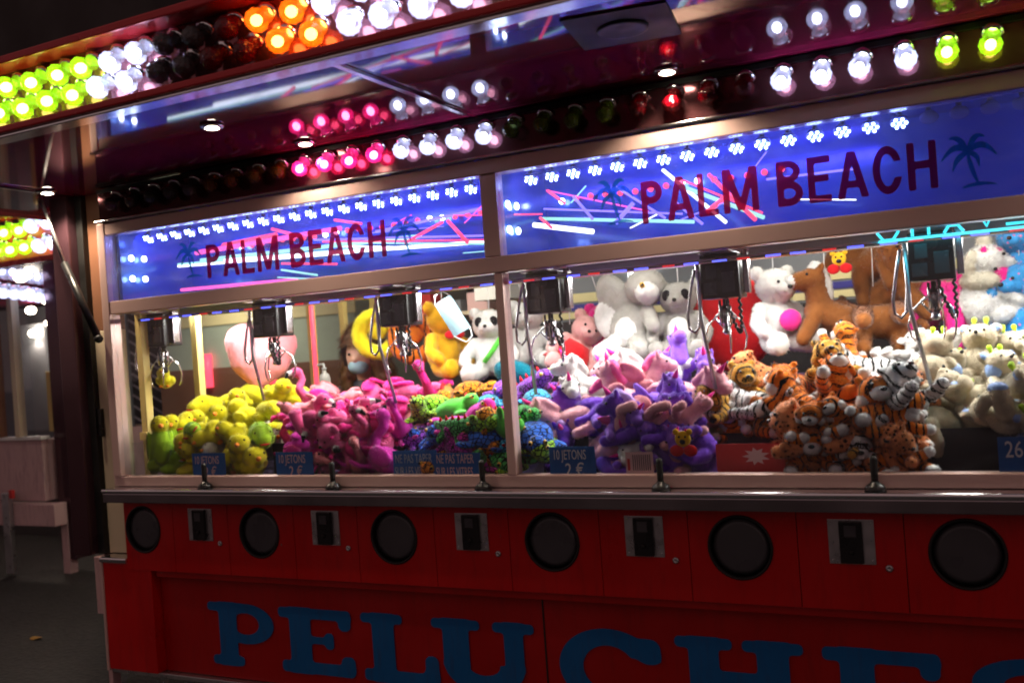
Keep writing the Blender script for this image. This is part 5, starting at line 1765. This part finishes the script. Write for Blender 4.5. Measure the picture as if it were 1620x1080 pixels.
card('warning_card', -2.215, -2.010, 1.115, 1.238, 0.035, 'card_blue', [(a, b, c, d, 'card_blue' if False else 'steel', f) for a, b, c, d, e, f in NP], 'dull blue reflection of the NE PAS TAPER card, built as a second card', tilt=4)  # reflection of the warning card, put in as a duller solid card
card('price_card', 0.04, 0.26, 1.12, 1.251, 0.012, 'card_blue', [('26', 0.018, 0.068, 0.050, 'card_white', 0.72), ('5 \u20ac', 0.085, 0.008, 0.044, 'card_white', 0.85)], 'blue price card reading 26 in front of the beige bears')
b_ = card('barcode_label', -1.185, -1.080, 1.142, 1.221, 0.010, 'card_pink', [], 'pale paper label with printed bars on the unicorn cabinet')
mw = WORLD[b_.name]
for k in range(9):
    obj('printed_bar', box(nb(), -0.025 + k * 0.008, -0.022 + k * 0.008, -0.0008, -0.0002, 0.012, 0.07), 'card_red' if False else 'porthole_plastic', b_, mw)
obj('printed_mark', box(nb(), -0.046, -0.036, -0.0008, -0.0002, 0.012, 0.055), 'card_red', b_, mw)
r_ = card('red_notice', -0.868, -0.622, 1.105, 1.235, 0.09, 'card_red', [], 'red printed card with ragged edge and pale splash in the prize chute')
mw = WORLD[r_.name]
bm = nb()
ctr = bm.verts.new((0.02, -0.0009, 0.085))
rim = [bm.verts.new((0.02 + (0.05 if k % 2 else 0.026) * math.cos(k * math.pi / 9), -0.0009, 0.085 + (0.032 if k % 2 else 0.02) * math.sin(k * math.pi / 9))) for k in range(18)]
for k in range(18):
    bm.faces.new((ctr, rim[k], rim[(k + 1) % 18]))
obj('printed_splash', bm, 'card_pink', r_, mw)
# small plastic teddy shaped tags


def teddy_tag(label, loc, s):
    o = thing('bear_tag', label, 'tag', pose(loc, (0, 0, -8), s))
    mw = WORLD[o.name]
    bm = nb()
    ball(bm, (0, 0, 0.05), (0.032, 0.006, 0.030), 2)
    ball(bm, (-0.026, 0, 0.076), (0.012, 0.005, 0.012), 2)
    ball(bm, (0.026, 0, 0.076), (0.012, 0.005, 0.012), 2)
    obj('face', bm, 'f_gold', o, mw)
    bm = nb()
    ball(bm, (-0.026, 0, 0.008), (0.028, 0.006, 0.022), 2)
    ball(bm, (0.026, 0, 0.008), (0.028, 0.006, 0.022), 2)
    obj('bow', bm, 'f_red', o, mw)
    obj('muzzle', ball(nb(), (0, -0.005, 0.040), (0.012, 0.004, 0.010), 2), 'eye_black', o, mw)
    for sx in (-1, 1):
        obj('eye', ball(nb(), (sx * 0.012, -0.0055, 0.058), (0.005, 0.003, 0.005), 1), 'eye_black', o, mw)
    return o


teddy_tag('yellow teddy shaped plastic tag on the unicorn cabinet glass', (-0.965, 0.014, 1.215), 1.0)
tt = teddy_tag('yellow teddy shaped plastic tag hanging between the ponies', (-0.50, 0.95, 1.86), 1.0)
obj('string', tube(nb(), [(0, 0, 0.08), (0, 0.05, 0.195)], 0.002, 5), 'card_white', tt, WORLD[tt.name])
# disposable mask hanging on the crane rail
fm = thing('face_mask', 'pale blue disposable face mask dangling over the golden teddy', 'face mask', pose((-2.217, 0.62, 1.80), (0, -28, 25)))
bm = nb()
n = 8
g = [[bm.verts.new((-0.045 + 0.09 * i / n, -0.012 * math.sin(math.pi * i / n), -0.09 + 0.18 * j / n + 0.0)) for i in range(n + 1)] for j in range(n + 1)]
for j in range(n):
    for i in range(n):
        bm.faces.new((g[j][i], g[j][i + 1], g[j + 1][i + 1], g[j + 1][i]))
r = bmesh.ops.extrude_face_region(bm, geom=bm.faces[:])
bmesh.ops.translate(bm, vec=(0, 0.002, 0), verts=[v for v in r['geom'] if isinstance(v, bmesh.types.BMVert)])
mat('mask_blue', (0.20, 0.32, 0.38), 0.8, 0, 0.06, 20, 0.3, 90)
obj('mask_sheet', bm, 'mask_blue', fm, WORLD[fm.name])
obj('ear_loop', tube(nb(), [(-0.044, 0, 0.085), (-0.02, 0, 0.125), (0.02, 0, 0.125), (0.044, 0, 0.085)], 0.0025, 6), 'card_white', fm, WORLD[fm.name])
obj('ear_loop', tube(nb(), [(-0.044, 0, -0.085), (-0.01, 0, -0.14), (0.03, 0, -0.13), (0.044, 0, -0.085)], 0.0025, 6), 'card_white', fm, WORLD[fm.name])
# cyan tube sign under the middle rail
ns = thing('neon_sign', 'cyan neon tube sign tucked under the middle rail', 'neon sign', (0.0, 0.10, 1.908))
mw = WORLD[ns.name]
for pts in ([(-.27, .06), (-.272, .02), (-.255, -.004), (-.225, -.004), (-.208, .02), (-.206, .06)], [(-.165, .06), (-.165, .0)], [(-.115, .06), (-.115, .0)],
            [(-.07, .0), (-.055, .022), (-.028, .022), (-.012, .0)], [(-.055, .022), (-.045, .06)], [(.035, .05), (.055, .008), (.075, .05)], [(.11, .008), (.165, .008), (.17, .05)], [(.20, .008), (.25, .010), (.255, .05)], [(.29, .05), (.29, .01), (.34, .01)]):
    obj('neon_tube', tube(nb(), [(a, 0, c) for a, c in pts], 0.0045, 8), 'neon_cyan', ns, mw)
obj('sign_backing', box(nb(), -0.29, 0.36, 0.012, 0.018, 0.030, 0.046), 'black_plastic', ns, mw)
l = bpy.data.lights.new('neon_glow', 'AREA')
l.shape = 'RECTANGLE'
l.size, l.size_y, l.energy, l.color = 0.6, 0.05, 0.7, (0.05, 0.75, 0.9)
lo = bpy.data.objects.new('neon_glow', l)
C.objects.link(lo)
lo.parent = ns
lo.matrix_basis = pose((0.03, 0.02, 0.0), (25, 0, 0))

# ------------------------------------------------------------------ attendant inside the stall
mat('skin', (0.50, 0.28, 0.20), 0.5, 0, 0.06, 12)
mat('jacket', (0.03, 0.03, 0.04), 0.8, 0, 0.15, 12, 0.2)
mat('hair', (0.15, 0.062, 0.02), 0.42, 0, 0.35, 40, 0.5, 80)
pm = pose((-3.08, 1.14, -0.06), (0, 0, 12), 1.10)
person = thing('person', 'person with long brown hair and pale face mask in dark jacket, looking down', 'person', pm)
hd = (0.0, -0.06, 1.555)
PB = [('c', [(0, 0.04, 0.92), (0, 0.03, 1.10), (0, 0.02, 1.28), (0, 0.01, 1.36)], [0.13, 0.125, 0.14, 0.10], 1), ('c', [(-0.15, 0.01, 1.34), (0.15, 0.01, 1.34)], [0.065, 0.065], 1), ('c', [(0, 0.0, 1.38), (0, -0.03, 1.47)], [0.055, 0.05], 0),
      ('e', hd, (0.078, 0.092, 0.112), 0, (-18, 0, 0)), ('e', (0, -0.150, 1.530), (0.014, 0.022, 0.018), 0),
      ('c', [(-0.09, 0.04, 0.90), (-0.10, 0.03, 0.78), (-0.10, 0.05, 0.72)], [0.095, 0.075, 0.07], 1), ('c', [(0.09, 0.04, 0.90), (0.10, 0.03, 0.78), (0.10, 0.05, 0.72)], [0.095, 0.075, 0.07], 1)]
for s in (-1, 1):
    PB += [('c', [(s * 0.175, 0.01, 1.33), (s * 0.21, -0.03, 1.10), (s * 0.17, -0.20, 1.02)], [0.055, 0.045, 0.036], 1), ('e', (s * 0.155, -0.265, 1.01), (0.038, 0.045, 0.016), 0)]
    for q in range(4):
        fx = s * 0.155 + (q - 1.5) * 0.020
        PB.append(('c', [(fx, -0.30, 1.01), (fx, -0.335 - 0.008 * (q in (1, 2)), 1.005), (fx, -0.36, 0.985)], [0.009, 0.0085, 0.008], 0))
    PB.append(('c', [(s * 0.122, -0.25, 1.01), (s * 0.105, -0.285, 1.0)], [0.010, 0.0085], 0))
body = blob_mesh('person_body', PB, ['skin', 'jacket'], 0.0085, 3)
link('body', body, person, pm)
mh = nb()
HB = [('e', (0, -0.045, 1.60), (0.112, 0.120, 0.115), 0, (-18, 0, 0)), ('c', [(-0.085, -0.05, 1.56), (-0.10, -0.03, 1.45), (-0.105, -0.03, 1.30)], [0.035, 0.042, 0.022], 0), ('c', [(0.085, -0.07, 1.58), (0.115, -0.06, 1.45), (0.125, -0.05, 1.28)], [0.05, 0.06, 0.04], 0), ('c', [(0, 0.05, 1.56), (0, 0.08, 1.40), (0, 0.09, 1.25)], [0.07, 0.075, 0.05], 0)]
hair = blob_mesh('person_hair', HB, ['hair'], 0.009, 4)
# part the hair round the face
bmh = bmesh.new()
bmh.from_mesh(hair)
bmesh.ops.delete(bmh, geom=[v for v in bmh.verts if v.co.y < -0.075 and v.co.z < 1.60 and -0.09 < v.co.x < 0.058], context='VERTS')
bmh.to_mesh(hair)
bmh.free()
link('hair', hair, person, pm)
hs = link('hair_strands', fur_mesh('hair_strands', hair, 9000, 0.034, 3, 2.2, 0.25), person, pm)
hs['kind'] = 'stuff'
mk = blob_mesh('mask', [('e', (0, -0.118, 1.495), (0.054, 0.045, 0.040), 0, (-18, 0, 0))], ['mask_blue'], 0.007, 3)
link('mask', mk, person, pm)
for s in (-1, 1):
    link('eye', ballm('eye', (0.011, 0.006, 0.006), 'eye_black'), person, pm @ T(s * 0.032, -0.150, 1.558))

# hand gel bottle on the side sill
bt = thing('gel_bottle', 'clear pump bottle of hand gel on the side sill', 'bottle', (-3.52, 1.32, 1.42))
obj('body', lathe(nb(), [(0.032, 0), (0.034, 0.01), (0.034, 0.10), (0.026, 0.125), (0.012, 0.135), (0.012, 0.15)], 18), 'white_paint', bt, WORLD[bt.name])
obj('pump', tube(lathe(nb(), [(0.014, 0.151), (0.014, 0.165), (0.006, 0.168), (0.006, 0.185)], 12), [(0.0, 0, 0.188), (-0.045, 0, 0.186), (-0.05, 0, 0.176)], 0.006, 8), 'card_white', bt, WORLD[bt.name])
obj('stand', box(nb(), -0.08, 0.08, -0.08, 0.08, -0.70, -0.001, 0.004), 'cream', bt, WORLD[bt.name])

# ------------------------------------------------------------------ neighbouring stall on the other side of the alley
nb_ = thing('neighbouring_stall', 'smaller pink fronted game stall with green and white canopy bulbs', 'stall', (-8.6, 2.8, 0))


def npart(name, b, m, bev=0.005, parent=nb_):
    return part(name, box(nb(), *b, bev), m, parent)


npart('counter_front', (-10.5, -7.02, 2.05, 2.10, 0.62, 1.13), 'pink_white')
npart('counter_rim', (-10.5, -7.0, 2.03, 2.12, 1.131, 1.16), 'white_paint')
npart('counter_end', (-7.08, -7.02, 2.101, 4.2, 0.62, 1.13), 'pink_white')
npart('chassis_beam', (-10.5, -6.86, 2.0, 2.12, 0.42, 0.60), 'pink_white')
npart('stabiliser_leg', (-6.96, -6.88, 2.13, 2.21, 0.0, 0.60), 'pink_white')
npart('stabiliser_leg', (-7.45, -7.36, 1.96, 2.0, 0.02, 0.70), 'steel')
npart('jack_handle', (-7.31, -7.27, 1.93, 1.96, 0.66, 0.73), 'card_red')
for xx in (-10.2, -9.2, -8.2, -7.55, -7.3):
    npart('window_post', (xx, xx + 0.06, 2.02, 2.09, 1.161, 2.38), 'cream' if xx == -7.3 else 'brown_panel')
npart('corner_post', (-6.98, -6.82, 2.14, 2.30, 0.12, 2.42), 'post_dark')
npart('window_pane', (-10.4, -7.1, 2.055, 2.06, 1.161, 2.38), 'window_glass', 0)
npart('inner_board', (-10.4, -7.7, 3.6, 3.65, 0.55, 2.4), 'inner_grey')
npart('display_panel', (-8.9, -8.5, 3.3, 3.4, 1.1, 2.2), 'inner_grey')
npart('display_panel', (-8.4, -8.2, 3.2, 3.3, 1.1, 1.7), 'yellow_post')
ncan = npart('canopy', (-10.5, -5.10, 0.92, 4.0, 2.43, 2.66), 'red_paint_deep')
npart('canopy_soffit', (-10.5, -5.10, 0.93, 4.0, 2.415, 2.4295), 'red_soffit', 0, ncan)
npart('canopy_trim', (-10.5, -5.09, 0.80, 0.92, 2.38, 2.414), 'red_trim', 0.005, ncan)
npart('canopy_trim_top', (-10.5, -5.09, 0.80, 0.92, 2.70, 2.73), 'red_trim', 0.005, ncan)
BN = bulb_set(0.050)
for row, z0 in enumerate((2.50, 2.63)):
    for k in range(28):
        x = -5.20 - k * 0.14 - row * 0.06
        add_bulb(ncan, BN, 'white' if k < 2 else 'yellow' if k < 8 else 'white', 1, pose((x, 0.915, z0 + 0.03), (122, 0, 0)))
lb_ = part('lamp_bar', tube(nb(), [(-6.72, 1.5, 2.44), (-7.7, 3.2, 2.44)], 0.05, 8), 'channel', nb_)
for k in range(13):
    add_bulb(lb_, BN, 'white', 1, pose((-6.74 - k * 0.078, 1.53 + k * 0.137, 2.40), (170, 0, 0)))
for lx, ly, lz in ((-6.4, 1.5, 2.41), (-8.55, 3.2, 2.33), (-8.3, 3.2, 2.41), (-8.28, 3.2, 2.18), (-8.6, 3.25, 2.1)):
    part('downlight_lens', ball(nb(), (lx, ly, lz), (0.05, 0.05, 0.04), 2), 'halogen', nb_)
    spot_light('downlight_beam', nb_, (lx, ly, lz - 0.05), 5, (1.0, 0.78, 0.62), 150)
# trailer hitch on the ground
hi = thing('tow_bar', 'steel tow bar with coupling lying before the pink stall', 'tow bar', (-7.6, 1.5, 0))
obj('drawbar', tube(nb(), [(-8.0, 2.0, 0.40), (-7.6, 1.6, 0.26), (-7.0, 1.45, 0.20)], 0.04, 8), 'steel', hi)
obj('coupling', lathe(nb(), [(0.03, 0), (0.07, 0.02), (0.07, 0.08), (0.03, 0.11)], 14, 'Z', (-6.95, 1.45, 0.15)), 'black_plastic', hi)
obj('jockey_wheel', lathe(nb(), [(0.02, -0.03), (0.09, -0.03), (0.1, 0.0), (0.09, 0.03), (0.02, 0.03)], 18, 'Y', (-7.3, 1.5, 0.10)), 'black_rubber', hi)
obj('jockey_stem', tube(nb(), [(-7.3, 1.5, 0.12), (-7.3, 1.5, 0.5)], 0.022, 8), 'pink_white', hi)

# pale trailer standing behind, seen through the stall's side glass
tr_ = thing('pale_trailer', 'pale green trailer with red light tubes beyond the side glass', 'trailer', (-5.9, 3.6, 0))
mwt = WORLD[tr_.name]
mat('pale_green', (0.42, 0.50, 0.40), 0.6, 0, 0.2, 2.5)
obj('body', box(nb(), -0.9, 1.3, -0.4, 1.6, 0.35, 2.3, 0.05), 'pale_green', tr_, mwt)
obj('lower_band', box(nb(), -0.92, 1.32, -0.42, -0.405, 0.9, 1.62, 0.004), 'brown_panel', tr_, mwt)
obj('upper_band', box(nb(), -0.92, 1.32, -0.42, -0.405, 2.0, 2.12, 0.004), 'stripe_cream', tr_, mwt)
for xx in (-0.3, 0.42):
    obj('tube_or_streak', tube(nb(), [(xx, -0.44, 1.45), (xx, -0.44, 1.75)], 0.035, 10), 'tube_streak_red', tr_, mwt)
for xx in (-0.6, 1.0):
    obj('wheel', lathe(nb(), [(0.05, -0.08), (0.28, -0.08), (0.30, 0), (0.28, 0.08), (0.05, 0.08)], 22, 'Y', (xx, 0.0, 0.30)), 'black_rubber', tr_, mwt)
l = bpy.data.lights.new('trailer_fill', 'AREA')  # light added to brighten the trailer
l.size, l.energy, l.color = 0.5, 18, (1.0, 0.9, 0.7)
lo = bpy.data.objects.new('trailer_fill', l)
C.objects.link(lo)
lo.parent = tr_
lo.matrix_basis = pose((0.2, -0.95, 2.3), (20, 0, 0))
obj('fill_arm', tube(nb(), [(0.2, -0.3, 2.28), (0.2, -0.9, 2.36)], 0.02, 8), 'steel', tr_, mwt)  # arm and head made up to carry the added light
obj('fill_head', box(nb(), -0.06, 0.46, -1.2, -0.72, 2.31, 2.36, 0.01), 'white_paint', tr_, mwt)

# diagonal lattice shutter and building behind
sh = thing('lattice_shutter', 'folding metal lattice shutter of a closed booth behind the stalls', 'shutter', (-9.6, 5.6, 0))
mwv = WORLD[sh.name]
obj('shutter_board', box(nb(), -1.6, 1.6, 0.05, 0.10, 0.0, 2.9), 'inner_dark', sh, mwv)
obj('sill_board', box(nb(), -1.6, 1.6, -0.08, 0.04, 0.75, 0.95, 0.006), 'cream', sh, mwv)
for k in range(18):
    z = 0.7 + k * 0.14
    obj('lattice_bar', tube(nb(), [(-1.5, 0.0, z + 0.55), (1.5, 0.0, z - 0.95)], 0.013, 6), 'steel', sh, mwv)
bd = thing('dark_building', 'unlit building with shuttered windows behind the fairground stalls', 'building', (-12, 14, 0))
mwv = WORLD[bd.name]
mat('facade', (0.035, 0.030, 0.030), 0.85, 0, 0.25, 0.8, 0.2, 6)
obj('facade_wall', box(nb(), -30, 30, 0, 6, 0, 22), 'facade', bd, mwv)
obj('cornice', box(nb(), -14.1, 16.1, -0.25, -0.003, 7.0, 7.25), 'facade', bd, mwv)
for fl in range(3):
    for k in range(11):
        x = -12 + k * 2.5
        wn = obj('window', box(nb(), x, x + 1.1, -0.06, -0.004, 1.4 + fl * 3.2, 3.2 + fl * 3.2, 0.01), 'inner_dark', bd, mwv)
        obj('window_sill', box(nb(), x - 0.1, x + 1.2, -0.16, -0.0605, 1.30 + fl * 3.2, 1.395 + fl * 3.2), 'facade', wn, mwv)

# fallen leaf on the asphalt
lf = nb()
vs = [lf.verts.new((0.04 * math.cos(a) * (1 + 0.3 * math.cos(3 * a)), 0.03 * math.sin(a), 0.006 + 0.006 * math.cos(2 * a))) for a in [2 * math.pi * k / 14 for k in range(14)]]
lf.faces.new(vs)
r = bmesh.ops.extrude_face_region(lf, geom=lf.faces[:])
bmesh.ops.translate(lf, vec=(0, 0, 0.001), verts=[v for v in r['geom'] if isinstance(v, bmesh.types.BMVert)])
mat('leaf_yellow', (0.3, 0.16, 0.03), 0.7)
tag(obj('fallen_leaf', lf, 'leaf_yellow', None, T(-5.45, 0.72, 0.004)), 'small yellow fallen leaf on the dark asphalt', 'leaf')
